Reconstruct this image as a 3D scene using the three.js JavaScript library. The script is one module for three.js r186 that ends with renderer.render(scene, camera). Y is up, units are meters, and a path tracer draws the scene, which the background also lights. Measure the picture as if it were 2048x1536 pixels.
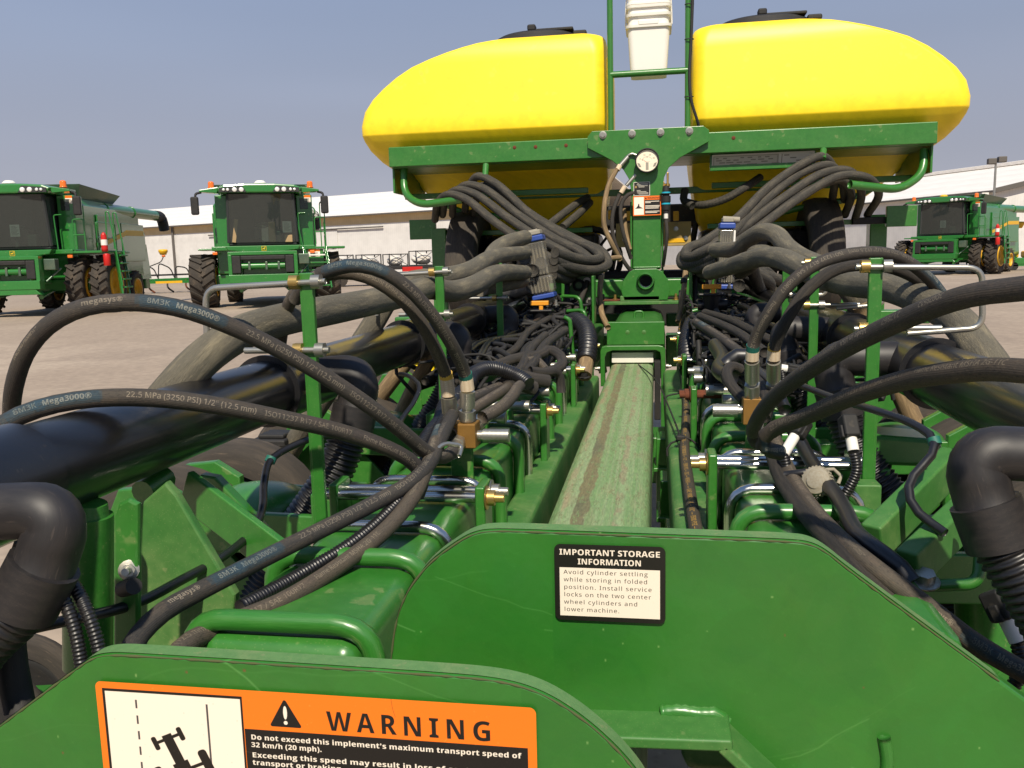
import * as THREE from 'three';
import { RoundedBoxGeometry } from 'three/addons/geometries/RoundedBoxGeometry.js';
import { mergeGeometries } from 'three/addons/utils/BufferGeometryUtils.js';

// ------------------------------------------------------------ camera, sky, sun, exposure
const scene = new THREE.Scene();
const FPX = 1730, YAW = 9.56, PITCH = -8.25, ROLL = -1.43, R = d => d * Math.PI / 180;
const camera = new THREE.PerspectiveCamera(2 * Math.atan(768 / FPX) * 180 / Math.PI, 4 / 3, 0.02, 1500);
camera.position.set(0.1, 1.45, 0);
camera.rotation.order = 'YXZ';
camera.rotation.set(R(PITCH), R(YAW), R(ROLL));
camera.updateMatrixWorld(true);

// soft tiling noise for thin high cloud
function cirrus(u, v) {
  const h = (x, y) => { let k = Math.imul(((x % 64) + 64) % 64 * 73 + y * 911 + 5, 2654435761); k ^= k >>> 15; k = Math.imul(k, 2246822519); return ((k ^ (k >>> 13)) >>> 0) / 4294967296; };
  let a = 0, m = .5, t = 0;
  for (let o = 0, f = 8; o < 3; o++, f *= 2) { const x = u * f + v * 3, y = v * f * 1.2, xi = Math.floor(x), yi = Math.floor(y), p = x - xi, q = y - yi, s = p * p * (3 - 2 * p), r = q * q * (3 - 2 * q); a += m * ((h(xi, yi) * (1 - s) + h(xi + 1, yi) * s) * (1 - r) + (h(xi, yi + 1) * (1 - s) + h(xi + 1, yi + 1) * s) * r); t += m; m *= .5; }
  return a / t;
}
const SUN = new THREE.Vector3(0.16, 1.18, 1).normalize();
{
  const W = 512, H = 256, data = new Float32Array(W * H * 4);
  const stops = [[-90, .26, .22, .19], [-2, .30, .27, .25], [0, .385, .385, .425], [6, .335, .355, .43], [13, .275, .328, .45], [22, .225, .305, .48], [45, .15, .24, .44], [90, .11, .19, .37]];
  for (let j = 0; j < H; j++) {
    const el = (j + .5) / H * 180 - 90;
    let k = 0; while (k < stops.length - 2 && el > stops[k + 1][0]) k++;
    const a = stops[k], b = stops[k + 1], t = Math.min(1, Math.max(0, (el - a[0]) / (b[0] - a[0])));
    for (let i = 0; i < W; i++) {
      const az = i / W * Math.PI * 2;
      // thin high cirrus, the same all round
      const c = el > 0 ? .2 * (cirrus(i / W, el / 40) - .5) : 0;
      const o = (j * W + i) * 4;
      for (let q = 0; q < 3; q++) data[o + q] = (a[q + 1] + (b[q + 1] - a[q + 1]) * t) * (1 + c);
      data[o + 3] = 1;
    }
  }
  const tex = new THREE.DataTexture(data, W, H, THREE.RGBAFormat, THREE.FloatType);
  tex.mapping = THREE.EquirectangularReflectionMapping;
  tex.magFilter = tex.minFilter = THREE.LinearFilter; tex.wrapS = THREE.RepeatWrapping; tex.needsUpdate = true;
  scene.background = tex; scene.environment = tex;
}
const sun = new THREE.DirectionalLight(new THREE.Color().setRGB(1, .9, .74), 5);
sun.position.copy(SUN).multiplyScalar(80).add(new THREE.Vector3(0, 0, -20));
sun.target.position.set(0, 0, -20);
sun.castShadow = true; sun.shadow.mapSize.set(4096, 4096); sun.shadow.radius = 2.5;
Object.assign(sun.shadow.camera, { left: -60, right: 60, top: 60, bottom: -60, near: 1, far: 200 });
scene.add(sun, sun.target);
const renderer = new THREE.WebGLRenderer({ antialias: true });
renderer.toneMapping = THREE.LinearToneMapping; renderer.toneMappingExposure = 1.15;
renderer.shadowMap.enabled = true;
renderer.setSize(1024, 768);

// ------------------------------------------------------------ small helpers
let seed = 7; const rnd = () => (seed = (seed * 16807) % 2147483647) / 2147483647;
const rr = (a, b) => a + (b - a) * rnd();
const V = (x, y, z) => new THREE.Vector3(x, y, z);
// a photo pixel (2048 wide) gives a direction; the point on it at distance d along the machine axis, on height y, or on plane x
const dirOf = (px, py) => V((px - 1024) / FPX, -(py - 768) / FPX, -1).applyEuler(camera.rotation);
const W = (px, py, d) => { const v = dirOf(px, py); return v.multiplyScalar(-d / v.z).add(camera.position); };
const WY = (px, py, y) => { const v = dirOf(px, py); return v.multiplyScalar((y - camera.position.y) / v.y).add(camera.position); };
const WX = (px, py, x) => { const v = dirOf(px, py); return v.multiplyScalar((x - camera.position.x) / v.x).add(camera.position); };
const used = {};
const numbered = n => { const k = used[n] = (used[n] ?? -1) + 1; return k ? n + '_' + String(k).padStart(3, '0') : n; };
function prep(g) { const n = g.index ? g.toNonIndexed() : g; for (const k of Object.keys(n.attributes)) if (!['position', 'normal', 'uv'].includes(k)) n.deleteAttribute(k); return n; }
const join = l => Array.isArray(l) ? (l.length === 1 ? l[0] : mergeGeometries(l.map(prep))) : l;
function part(name, geo, m, parent, label) {
  const o = new THREE.Mesh(join(geo), m); o.name = name; o.castShadow = o.receiveShadow = true;
  if (label) o.userData.label = label;
  parent.add(o); return o;
}
function group(name, parent, pos, turn = 0, label) {
  const o = new THREE.Group(); o.name = name; if (pos) o.position.copy(pos); o.rotation.y = turn; if (label) o.userData.label = label; parent.add(o); return o;
}
function thing(name, label, category, pos, turn = 0, grp) {
  const o = group(numbered(name), scene, pos, turn); o.userData = { label, category }; if (grp) o.userData.group = grp; return o;
}
function struct(name, geo, m) { const o = part(name, geo, m, scene); o.userData.kind = 'structure'; return o; }
// uv in metres from the dominant axis of each face
function uvBox(g, s = 1) {
  const n = g.index ? g.toNonIndexed() : g, p = n.attributes.position, q = n.attributes.normal, uv = new Float32Array(p.count * 2);
  for (let i = 0; i < p.count; i += 3) {
    let ax = 0, ay = 0, az = 0;
    for (let k = 0; k < 3; k++) { ax += Math.abs(q.getX(i + k)); ay += Math.abs(q.getY(i + k)); az += Math.abs(q.getZ(i + k)); }
    for (let k = i; k < i + 3; k++) {
      const x = p.getX(k), y = p.getY(k), z = p.getZ(k);
      const [u, v] = ay >= ax && ay >= az ? [x, z] : ax >= az ? [z, y] : [x, y];
      uv[2 * k] = u * s; uv[2 * k + 1] = v * s;
    }
  }
  n.setAttribute('uv', new THREE.BufferAttribute(uv, 2)); return n;
}
const box = (x0, x1, y0, y1, z0, z1, b = .004) => {
  const w = x1 - x0, h = y1 - y0, d = z1 - z0, m = Math.min(w, h, d);
  const g = new RoundedBoxGeometry(w, h, d, 1, Math.min(b, m * .45)); g.translate((x0 + x1) / 2, (y0 + y1) / 2, (z0 + z1) / 2); return uvBox(g);
};
const boxC = (c, w, h, d, b = .004) => box(c.x - w / 2, c.x + w / 2, c.y - h / 2, c.y + h / 2, c.z - d / 2, c.z + d / 2, b);
// a rectangular bar between two points
function bar(a, b, w, h, bev = .003, up = V(0, 1, 0)) {
  const d = b.clone().sub(a), L = d.length(), g = new RoundedBoxGeometry(w, h, L, 1, Math.min(bev, Math.min(w, h) * .45));
  const z = d.normalize(), x = up.clone().cross(z); if (x.lengthSq() < 1e-6) x.set(1, 0, 0); x.normalize(); const y = z.clone().cross(x);
  uvBox(g); g.applyMatrix4(new THREE.Matrix4().makeBasis(x, y, z).setPosition(a.clone().add(b).multiplyScalar(.5))); return g;
}
const g0 = g => (g.index ? g.toNonIndexed() : g);
function rod(a, b, r, r2 = r, n = 12) {
  const d = b.clone().sub(a), g = new THREE.CylinderGeometry(r2, r, d.length(), n);
  g.applyQuaternion(new THREE.Quaternion().setFromUnitVectors(V(0, 1, 0), d.clone().normalize())); g.translate((a.x + b.x) / 2, (a.y + b.y) / 2, (a.z + b.z) / 2); return g0(g);
}
// a tube swept along points; u runs in metres along it, v once round with v = .5 towards `face`
function sweep(pts, r, o = {}) {
  const { rad = 12, face = V(0, .45, 1), rf, cap = true, smooth = true, step = .02 } = o;
  let P;
  if (smooth) { const c = new THREE.CatmullRomCurve3(pts, false, 'centripetal'); const L = c.getLength(); P = c.getSpacedPoints(Math.max(4, Math.min(900, Math.ceil(L / step)))); }
  else P = pts;
  const n = P.length, pos = [], uv = [], idx = []; let len = 0, N = null;
  for (let i = 0; i < n; i++) {
    const t = P[Math.min(n - 1, i + 1)].clone().sub(P[Math.max(0, i - 1)]).normalize();
    if (i) len += P[i].distanceTo(P[i - 1]);
    const f = face.clone().addScaledVector(t, -face.dot(t));
    if (f.length() > .25 || !N) N = f.length() < 1e-3 ? V(1, 0, 0) : f.normalize(); else N = N.addScaledVector(t, -N.dot(t)).normalize();
    const B = t.clone().cross(N), q = typeof r === 'function' ? r(i / (n - 1), len) : rf ? r * rf(len) : r;
    for (let j = 0; j <= rad; j++) {
      const a = Math.PI + j / rad * Math.PI * 2, c = Math.cos(a) * q, s = Math.sin(a) * q;
      pos.push(P[i].x + N.x * c + B.x * s, P[i].y + N.y * c + B.y * s, P[i].z + N.z * c + B.z * s); uv.push(len, 1 - j / rad);
    }
  }
  const k = rad + 1;
  for (let i = 0; i < n - 1; i++) for (let j = 0; j < rad; j++) { const a = i * k + j, b = a + 1, c = a + k, d = c + 1; idx.push(a, b, c, b, d, c); }
  if (cap) for (const e of [0, n - 1]) {
    const c0 = pos.length / 3; pos.push(P[e].x, P[e].y, P[e].z); uv.push(0, .5);
    for (let j = 0; j < rad; j++) e ? idx.push(c0, e * k + j + 1, e * k + j) : idx.push(c0, j, j + 1);
  }
  const g = new THREE.BufferGeometry();
  g.setAttribute('position', new THREE.Float32BufferAttribute(pos, 3)); g.setAttribute('uv', new THREE.Float32BufferAttribute(uv, 2)); g.setIndex(idx); g.computeVertexNormals();
  // the seam column shares its normals
  const N2 = g.attributes.normal;
  for (let i = 0; i < n; i++) { const a = i * k, b = a + rad, v = V(N2.getX(a) + N2.getX(b), N2.getY(a) + N2.getY(b), N2.getZ(a) + N2.getZ(b)).normalize(); N2.setXYZ(a, v.x, v.y, v.z); N2.setXYZ(b, v.x, v.y, v.z); }
  return g;
}
// straight runs with rounded bends of radius q
function bendPts(pts, q, n = 6) {
  const out = [pts[0].clone()];
  for (let i = 1; i < pts.length - 1; i++) {
    const p = pts[i], a = pts[i - 1].clone().sub(p), b = pts[i + 1].clone().sub(p), k = Math.min(q, a.length() * .48, b.length() * .48);
    a.setLength(k).add(p); b.setLength(k).add(p);
    for (let j = 0; j <= n; j++) { const t = j / n; out.push(a.clone().multiplyScalar((1 - t) ** 2).addScaledVector(p, 2 * t * (1 - t)).addScaledVector(b, t * t)); }
  }
  out.push(pts[pts.length - 1].clone()); return out;
}
const pipe = (pts, r, q = .03, rad = 10) => sweep(bendPts(pts, q), r, { smooth: false, rad });
function ext(pts, depth, bev = .003, z = 0, holes = [], seg = 2) {       // an outline in x, y pushed back from z to z - depth
  const s = new THREE.Shape(pts.map(p => new THREE.Vector2(p[0] ?? p.x, p[1] ?? p.y)));
  for (const h of holes) s.holes.push(new THREE.Path(h.map(p => new THREE.Vector2(p[0] ?? p.x, p[1] ?? p.y))));
  const g = new THREE.ExtrudeGeometry(s, { depth: depth - 2 * bev, bevelEnabled: bev > 0, bevelThickness: bev, bevelSize: bev, bevelOffset: -bev, bevelSegments: seg, curveSegments: 10 });
  g.translate(0, 0, z - depth + bev); return uvBox(g);
}
const lathe = (prof, n = 24) => g0(new THREE.LatheGeometry(prof.map(p => new THREE.Vector2(p[0], p[1])), n));
const orient = (g, at, dir) => { g.applyQuaternion(new THREE.Quaternion().setFromUnitVectors(V(0, 1, 0), dir.clone().normalize())); g.translate(at.x, at.y, at.z); return g; };
const hexGeo = (r, h) => { const g = new THREE.CylinderGeometry(r, r, h, 6); return g0(g); };
// hex nut with washer and the thread end, along dir
function boltGeo(at, dir, r = .011, tail = .012) {
  const d = dir.clone().normalize(), l = [];
  l.push(orient(lathe([[0, 0], [r * 1.5, 0], [r * 1.5, r * .25], [0, r * .25]], 14), at, d));
  l.push(orient(hexGeo(r, r * .9), at.clone().addScaledVector(d, r * .7), d));
  if (tail) l.push(orient(g0(new THREE.CylinderGeometry(r * .55, r * .58, tail, 10)), at.clone().addScaledVector(d, r * 1.15 + tail / 2), d));
  return join(l);
}
const ridge = (pitch, amt) => s => 1 + amt * Math.sin(s / pitch * Math.PI * 2);

// ------------------------------------------------------------ textures and materials
const hash = (x, y, s) => { let h = (x * 374761393 + y * 668265263 + s * 974634) | 0; h = Math.imul(h ^ (h >>> 13), 1274126177); return ((h ^ (h >>> 16)) >>> 0) / 4294967296; };
function vn(x, y, per, s) {
  const xi = Math.floor(x), yi = Math.floor(y), fx = x - xi, fy = y - yi, u = fx * fx * (3 - 2 * fx), v = fy * fy * (3 - 2 * fy), w = (a, p) => ((a % p) + p) % p;
  const x0 = w(xi, per[0]), x1 = w(xi + 1, per[0]), y0 = w(yi, per[1]), y1 = w(yi + 1, per[1]);
  return (hash(x0, y0, s) * (1 - u) + hash(x1, y0, s) * u) * (1 - v) + (hash(x0, y1, s) * (1 - u) + hash(x1, y1, s) * u) * v;
}
function fbm(u, v, fx, fy, oct, s) { let a = 0, m = .5, t = 0; for (let o = 0; o < oct; o++) { a += m * vn(u * fx, v * fy, [fx, fy], s + o); t += m; m *= .55; fx *= 2; fy *= 2; } return a / t; }
function dataTex(N, M, fn, srgb = true) {
  const d = new Uint8Array(N * M * 4);
  for (let j = 0; j < M; j++) for (let i = 0; i < N; i++) { const c = fn(i / N, j / M), o = (j * N + i) * 4; d[o] = Math.max(0, Math.min(255, c[0])); d[o + 1] = Math.max(0, Math.min(255, c[1])); d[o + 2] = Math.max(0, Math.min(255, c[2])); d[o + 3] = 255; }
  const t = new THREE.DataTexture(d, N, M); t.wrapS = t.wrapT = THREE.RepeatWrapping; t.magFilter = THREE.LinearFilter; t.minFilter = THREE.LinearMipmapLinearFilter; t.generateMipmaps = true;
  if (srgb) t.colorSpace = THREE.SRGBColorSpace; t.needsUpdate = true; return t;
}
const mixc = (a, b, t) => [a[0] + (b[0] - a[0]) * t, a[1] + (b[1] - a[1]) * t, a[2] + (b[2] - a[2]) * t];
const sm = (a, b, x) => { const t = Math.max(0, Math.min(1, (x - a) / (b - a))); return t * t * (3 - 2 * t); };
// paint with settled dust in uneven patches, fine specks and chips
function dusty(base, dust, amt, s, speck = .02) {
  return dataTex(512, 512, (u, v) => {
    const a = fbm(u, v, 4, 4, 5, s), b = fbm(u, v, 40, 40, 3, s + 9), c = hash(u * 512 | 0, v * 512 | 0, s + 3);
    let k = amt * (.35 + .9 * sm(.35, .75, a)) * (.6 + .8 * b);
    if (c < speck * .3) k += .35; const w = fbm(u, v, 18, 18, 4, s + 21); if (w > .735) k += .3 * sm(.735, .8, w);
    const t = 1 + (b - .5) * .1; const q = mixc(base, dust, Math.min(.85, k)); return [q[0] * t, q[1] * t, q[2] * t];
  });
}
const noiseB = dataTex(512, 512, (u, v) => { const a = 255 * (.6 * fbm(u, v, 6, 6, 4, 40) + .4 * fbm(u, v, 60, 60, 2, 44)); return [a, a, a]; }, false);
const grainB = dataTex(256, 256, (u, v) => { const a = 255 * fbm(u, v, 48, 48, 3, 61); return [a, a, a]; }, false);
const mat = (o) => new THREE.MeshPhysicalMaterial(o);
const tx = (t, r) => { const c = t.clone(); c.repeat.set(r, r); c.needsUpdate = true; return c; };
const DUST = [168, 148, 112];
const roughMap = dataTex(256, 256, (u, v) => { const a = 150 + 105 * fbm(u, v, 5, 5, 5, 77); return [a, a, a]; }, false);
const paintTex = dusty([41, 108, 35], DUST, .08, 1, .05), paintDustTex = dusty([42, 104, 36], [142, 140, 98], .32, 2, .08), combineTex = dusty([34, 112, 42], DUST, .04, 5);
const scratchTex = (() => {                                              // plate paint with long thin scratches and small chips
  const c = document.createElement('canvas'); c.width = c.height = 1024; const x = c.getContext('2d');
  x.fillStyle = 'rgb(40,106,31)'; x.fillRect(0, 0, 1024, 1024);
  for (let i = 0; i < 1500; i++) { x.fillStyle = rnd() < .6 ? `rgba(96,140,76,${.008 + rnd() * .014})` : `rgba(16,60,14,${.008 + rnd() * .016})`; x.beginPath(); x.ellipse(rnd() * 1024, rnd() * 1024, 12 + rnd() * 90, 8 + rnd() * 60, rnd() * 3, 0, 7); x.fill(); }
  for (let i = 0; i < 5000; i++) { x.fillStyle = `rgba(110,140,90,${rnd() * .12})`; const q = .6 + rnd() * 1.4; x.fillRect(rnd() * 1024, rnd() * 1024, q, q); }
  for (let i = 0; i < 44; i++) {
    x.strokeStyle = `rgba(150,190,130,${.06 + rnd() * .22})`; x.lineWidth = .6 + rnd() * 1.3; x.beginPath(); let px = rnd() * 1024, py = rnd() * 1024, an = (rnd() - .5) * 1.2; x.moveTo(px, py);
    for (let k = 0, n = 4 + rnd() * 12; k < n; k++) { an += (rnd() - .5) * .5; px += Math.cos(an) * 22; py += Math.sin(an) * 22; x.lineTo(px, py); } x.stroke();
  }
  for (let i = 0; i < 90; i++) { x.fillStyle = i % 3 ? 'rgba(150,170,110,.6)' : 'rgba(120,70,40,.7)'; x.fillRect(rnd() * 1024, rnd() * 1024, 1 + rnd() * 2.2, 1 + rnd() * 2.2); }
  const t = new THREE.CanvasTexture(c); t.colorSpace = THREE.SRGBColorSpace; t.wrapS = t.wrapT = THREE.RepeatWrapping; t.repeat.set(1.15, 1.15); return t;
})();
const M = {};
M.green = mat({ map: tx(paintTex, 2), roughness: .48, roughnessMap: tx(roughMap, 2), clearcoat: .35, clearcoatRoughness: .25, bumpMap: noiseB, bumpScale: .0004 });
M.greenDust = mat({ map: tx(paintDustTex, 2.4), roughness: .62, clearcoat: .15, clearcoatRoughness: .4 });
M.plate = mat({ map: scratchTex, roughness: .5, roughnessMap: tx(roughMap, 1.5), clearcoat: .4, clearcoatRoughness: .3, bumpMap: tx(noiseB, 3), bumpScale: .0003 });
M.edge = mat({ map: tx(dusty([74, 122, 66], [140, 134, 98], .4, 14, .2), 6), roughness: .75 });
M.yellow = mat({ map: tx(dusty([251, 217, 30], [226, 196, 84], .06, 22, .02), .7), roughness: .46, bumpMap: tx(grainB, 8), bumpScale: .0002, clearcoat: .1, clearcoatRoughness: .5 });
M.yellowPaint = mat({ map: tx(dusty([226, 172, 20], DUST, .12, 21), 2), roughness: .45 });
M.orange = mat({ color: new THREE.Color().setRGB(.75, .3, .02), roughness: .45 });
M.rubber = mat({ map: tx(dusty([44, 42, 40], [112, 98, 80], .3, 31, .05), 3), roughness: .82, bumpMap: tx(grainB, 20), bumpScale: .0006 });
M.hose = mat({ map: tx(dusty([30, 29, 28], [94, 82, 68], .34, 33, .05), 4), roughness: .78, bumpMap: tx(grainB, 30), bumpScale: .0005 });
M.hoseTan = mat({ map: tx(dusty([104, 86, 62], [156, 132, 96], .6, 35, .05), 5), roughness: .85 });
M.hoseGrey = mat({ map: tx(dusty([46, 45, 42], [112, 102, 84], .36, 37, .1), 4), roughness: .85, bumpMap: tx(noiseB, 6), bumpScale: .002 });
M.hoseGreyLit = mat({ map: tx(dusty([80, 77, 68], [150, 138, 110], .42, 38, .1), 4), roughness: .85, bumpMap: tx(noiseB, 6), bumpScale: .002 });  // lighter copy of the grey hose, sunlight put into its colour
M.chipped = mat({ map: tx(dusty([92, 66, 46], [58, 92, 44], .8, 60, .2), 30), roughness: .9 });
M.black = mat({ map: tx(dusty([20, 20, 23], [90, 82, 70], .05, 41), 2), roughness: .42, clearcoat: .2, clearcoatRoughness: .35 });
M.blackPipe = mat({ map: tx(dusty([15, 15, 18], [88, 78, 58], .05, 43, .04), 2), roughness: .3, clearcoat: .35, clearcoatRoughness: .16 });
M.blackMatte = mat({ map: tx(dusty([24, 24, 25], [96, 86, 70], .12, 45), 3), roughness: .7 });
M.elbow = mat({ map: tx(dusty([30, 29, 31], [96, 84, 74], .14, 47), 4), roughness: .52 });
M.zinc = mat({ map: tx(dusty([178, 178, 172], [150, 132, 96], .2, 51, .08), 6), metalness: .85, roughness: .36 });
M.chrome = mat({ map: tx(dusty([202, 202, 198], [150, 138, 110], .12, 53, .1), 5), metalness: 1, roughness: .2 });
M.gold = mat({ map: tx(dusty([206, 176, 108], [150, 110, 60], .25, 55, .1), 8), metalness: .85, roughness: .35 });
M.brass = mat({ map: tx(dusty([138, 102, 44], [104, 76, 38], .3, 57, .1), 8), metalness: .4, roughness: .6 });
M.rust = mat({ map: tx(dusty([122, 62, 32], [70, 38, 24], .7, 59, .2), 10), roughness: .9 });
M.white = mat({ color: new THREE.Color().setRGB(.74, .72, .66), roughness: .5 });
M.bucket = mat({ color: new THREE.Color().setRGB(.88, .86, .79), roughness: .45, transmission: .12, thickness: 0 });
M.grime = mat({ map: tx(dusty([40, 36, 30], [92, 80, 62], .5, 63, .1), 4), roughness: .95 });
M.clear = mat({ color: new THREE.Color().setRGB(.86, .83, .74), roughness: .16, transmission: .9, thickness: 0, ior: 1.4 });
M.blue = mat({ color: new THREE.Color().setRGB(.03, .07, .3), roughness: .4 });
M.cyan = mat({ color: new THREE.Color().setRGB(.02, .4, .55), roughness: .4 });
M.glass = mat({ color: new THREE.Color().setRGB(.62, .68, .66), roughness: .03, transmission: .9, thickness: 0, ior: 1.5 });
M.tan = mat({ map: tx(dusty([178, 150, 88], [130, 112, 74], .4, 65), 2), roughness: .7 });
M.greyCap = mat({ map: tx(dusty([150, 146, 132], [120, 106, 84], .35, 67), 6), roughness: .7 });
M.tealBand = mat({ color: new THREE.Color().setRGB(.01, .12, .09), roughness: .6 });
M.yellowBand = mat({ color: new THREE.Color().setRGB(.62, .38, .06), roughness: .6 });
M.paper = mat({ map: tx(dusty([226, 214, 190], [150, 110, 70], .3, 69, .4), 9), roughness: .8 });

// printed sheets: draw(ctx, w, h)
function canvasTex(w, h, draw) { const c = document.createElement('canvas'); c.width = w; c.height = h; draw(c.getContext('2d'), w, h); const t = new THREE.CanvasTexture(c); t.colorSpace = THREE.SRGBColorSpace; t.anisotropy = 8; return t; }
function roundRect(x, a, b, w, h, r) { x.beginPath(); x.moveTo(a + r, b); x.lineTo(a + w - r, b); x.quadraticCurveTo(a + w, b, a + w, b + r); x.lineTo(a + w, b + h - r); x.quadraticCurveTo(a + w, b + h, a + w - r, b + h); x.lineTo(a + r, b + h); x.quadraticCurveTo(a, b + h, a, b + h - r); x.lineTo(a, b + r); x.quadraticCurveTo(a, b, a + r, b); x.closePath(); }
// a thin printed sheet with round corners in its own x, y plane, centred
function sheet(w, h, r, tex, rough = .45) {
  const s = new THREE.Shape(); const a = -w / 2, b = -h / 2; s.moveTo(a + r, b); s.lineTo(a + w - r, b); s.absarc(a + w - r, b + r, r, -Math.PI / 2, 0); s.lineTo(a + w, b + h - r); s.absarc(a + w - r, b + h - r, r, 0, Math.PI / 2); s.lineTo(a + r, b + h); s.absarc(a + r, b + h - r, r, Math.PI / 2, Math.PI); s.lineTo(a, b + r); s.absarc(a + r, b + r, r, Math.PI, Math.PI * 1.5);
  const g = new THREE.ShapeGeometry(s, 5), p = g.attributes.position, uv = g.attributes.uv;
  for (let i = 0; i < p.count; i++) uv.setXY(i, (p.getX(i) - a) / w, (p.getY(i) - b) / h);
  return [g, mat({ map: tex, roughness: rough })];
}
function text(x, s, a, b, w) { const m = x.measureText(s).width; x.save(); x.translate(a, b); if (w) x.scale(w / m, 1); x.fillText(s, 0, 0); x.restore(); }

// ------------------------------------------------------------ ground and buildings
{
  const t = dataTex(1024, 1024, (u, v) => {
    const a = fbm(u, v, 3, 3, 5, 101), b = fbm(u, v, 14, 5, 4, 103), c = fbm(u, v, 160, 160, 2, 105), d = hash(u * 1024 | 0, v * 1024 | 0, 107);
    let q = mixc([150, 134, 117], [167, 151, 133], sm(.3, .7, a)); q = mixc(q, [137, 122, 107], .45 * sm(.5, .72, b));
    const k = .92 + .16 * c + (d > .988 ? .1 : 0) - (d < .01 ? .1 : 0); return [q[0] * k, q[1] * k, q[2] * k];
  });
  const g = new THREE.PlaneGeometry(900, 900, 1, 1); g.rotateX(-Math.PI / 2); const uv = g.attributes.uv; for (let i = 0; i < uv.count; i++) uv.setXY(i, uv.getX(i) * 75, uv.getY(i) * 75);
  struct('ground', g, mat({ map: t, roughness: .92, bumpMap: tx(noiseB, 1), bumpScale: .004 }));
}
const ribTex = (r, g, b, n, amt, s) => dataTex(256, 256, (u, v) => { const f = (u * n) % 1, k = f < .12 ? 1 - amt : f < .22 ? 1 + amt * .3 : 1; const a = .94 + .1 * fbm(u, v, 3, 5, 4, s); return [r * k * a, g * k * a, b * k * a]; });
M.roofSheet = mat({ map: ribTex(228, 222, 214, 8, .1, 121), roughness: .55 });
M.wallSheet = mat({ map: ribTex(210, 208, 205, 10, .05, 123), roughness: .6 });
M.beige = mat({ map: ribTex(196, 176, 136, 10, .05, 125), roughness: .7 });
M.gutter = mat({ color: new THREE.Color().setRGB(.1, .09, .08), roughness: .6 });
// a four-cornered sheet with thickness; uv in metres / rep along a-b and a-d
function slab(a, b, c, d, th, rep = 2.4) {
  const n = b.clone().sub(a).cross(d.clone().sub(a)).normalize().multiplyScalar(-th), P = [a, b, c, d, ...[a, b, c, d].map(p => p.clone().add(n))];
  const L = a.distanceTo(b) / rep, H = a.distanceTo(d) / rep, U = [[0, 0], [L, 0], [L, H], [0, H]], pos = [], uv = [];
  const quad = (i, j, k, l) => { for (const q of [i, j, k, i, k, l]) { pos.push(P[q].x, P[q].y, P[q].z); uv.push(...U[q % 4]); } };
  quad(0, 1, 2, 3); quad(7, 6, 5, 4); quad(0, 4, 5, 1); quad(1, 5, 6, 2); quad(2, 6, 7, 3); quad(3, 7, 4, 0);
  const g = new THREE.BufferGeometry(); g.setAttribute('position', new THREE.Float32BufferAttribute(pos, 3)); g.setAttribute('uv', new THREE.Float32BufferAttribute(uv, 2)); g.computeVertexNormals(); return g;
}
{ // long low warehouse
  const a = WY(360, 451, 6), b = WY(860, 421, 6), e = b.clone().sub(a).setY(0).normalize(), back = V(-e.z, 0, e.x); if (back.z > 0) back.negate();
  const L0 = a.clone().addScaledVector(e, -60).setY(0), L1 = b.clone().addScaledVector(e, 13).setY(0);
  const b0 = thing('warehouse', 'long low white metal warehouse with shallow white roof beyond the harvesters', 'building', L0.clone());
  const q = (p, y, k = 0) => p.clone().sub(L0).addScaledVector(back, k).setY(y), U = (o, y, k) => q(L0.clone().addScaledVector(e, o), y, k), len = L0.distanceTo(L1);
  part('wall', [slab(q(L0, 0), q(L1, 0), q(L1, 5.1), q(L0, 5.1), .2), slab(q(L1, 0), q(L1, 0, 24), q(L1, 5.1, 24), q(L1, 5.1), .2), slab(q(L0, 0, 24), q(L0, 0), q(L0, 5.1), q(L0, 5.1, 24), .2), slab(q(L1, 0, 24), q(L0, 0, 24), q(L0, 5.1, 24), q(L1, 5.1, 24), .2)], M.wallSheet, b0);
  part('beige_band', slab(q(L0, 5.1, -.02), q(L1, 5.1, -.02), q(L1, 5.96, -.02), q(L0, 5.96, -.02), .2), M.beige, b0);  // beige strip between wall top and eave
  part('roof', [slab(q(L0, 6, -.5), q(L1, 6, -.5), q(L1, 9.15, 12), q(L0, 9.15, 12), .14, 2.4), slab(q(L1, 6, 24.5), q(L0, 6, 24.5), q(L0, 9.15, 12.02), q(L1, 9.15, 12.02), .14, 2.4)], M.roofSheet, b0);
  part('gutter', bar(q(L0, 5.93, -.6), q(L1, 5.93, -.6), .14, .14, .02), M.gutter, b0);
  for (const px of [700, 960, 1100]) { const o = WY(px, 470, 5).sub(L0).dot(e); part('sliding_door', slab(U(o, .1, -.1), U(o + 6.2, .1, -.1), U(o + 6.2, 4.7, -.1), U(o, 4.7, -.1), .08), M.wallSheet, b0); part('door_track', bar(U(o - 1, 4.75, -.18), U(o + 12, 4.75, -.18), .1, .12, .01), M.gutter, b0); }
  for (const px of [391, 397]) { const o = WY(px, 453, 6).sub(L0).dot(e); part('downspout', bar(U(o, 0, -.16), U(o, 5.9, -.16), .13, .1, .01), M.gutter, b0); }
}
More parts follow.
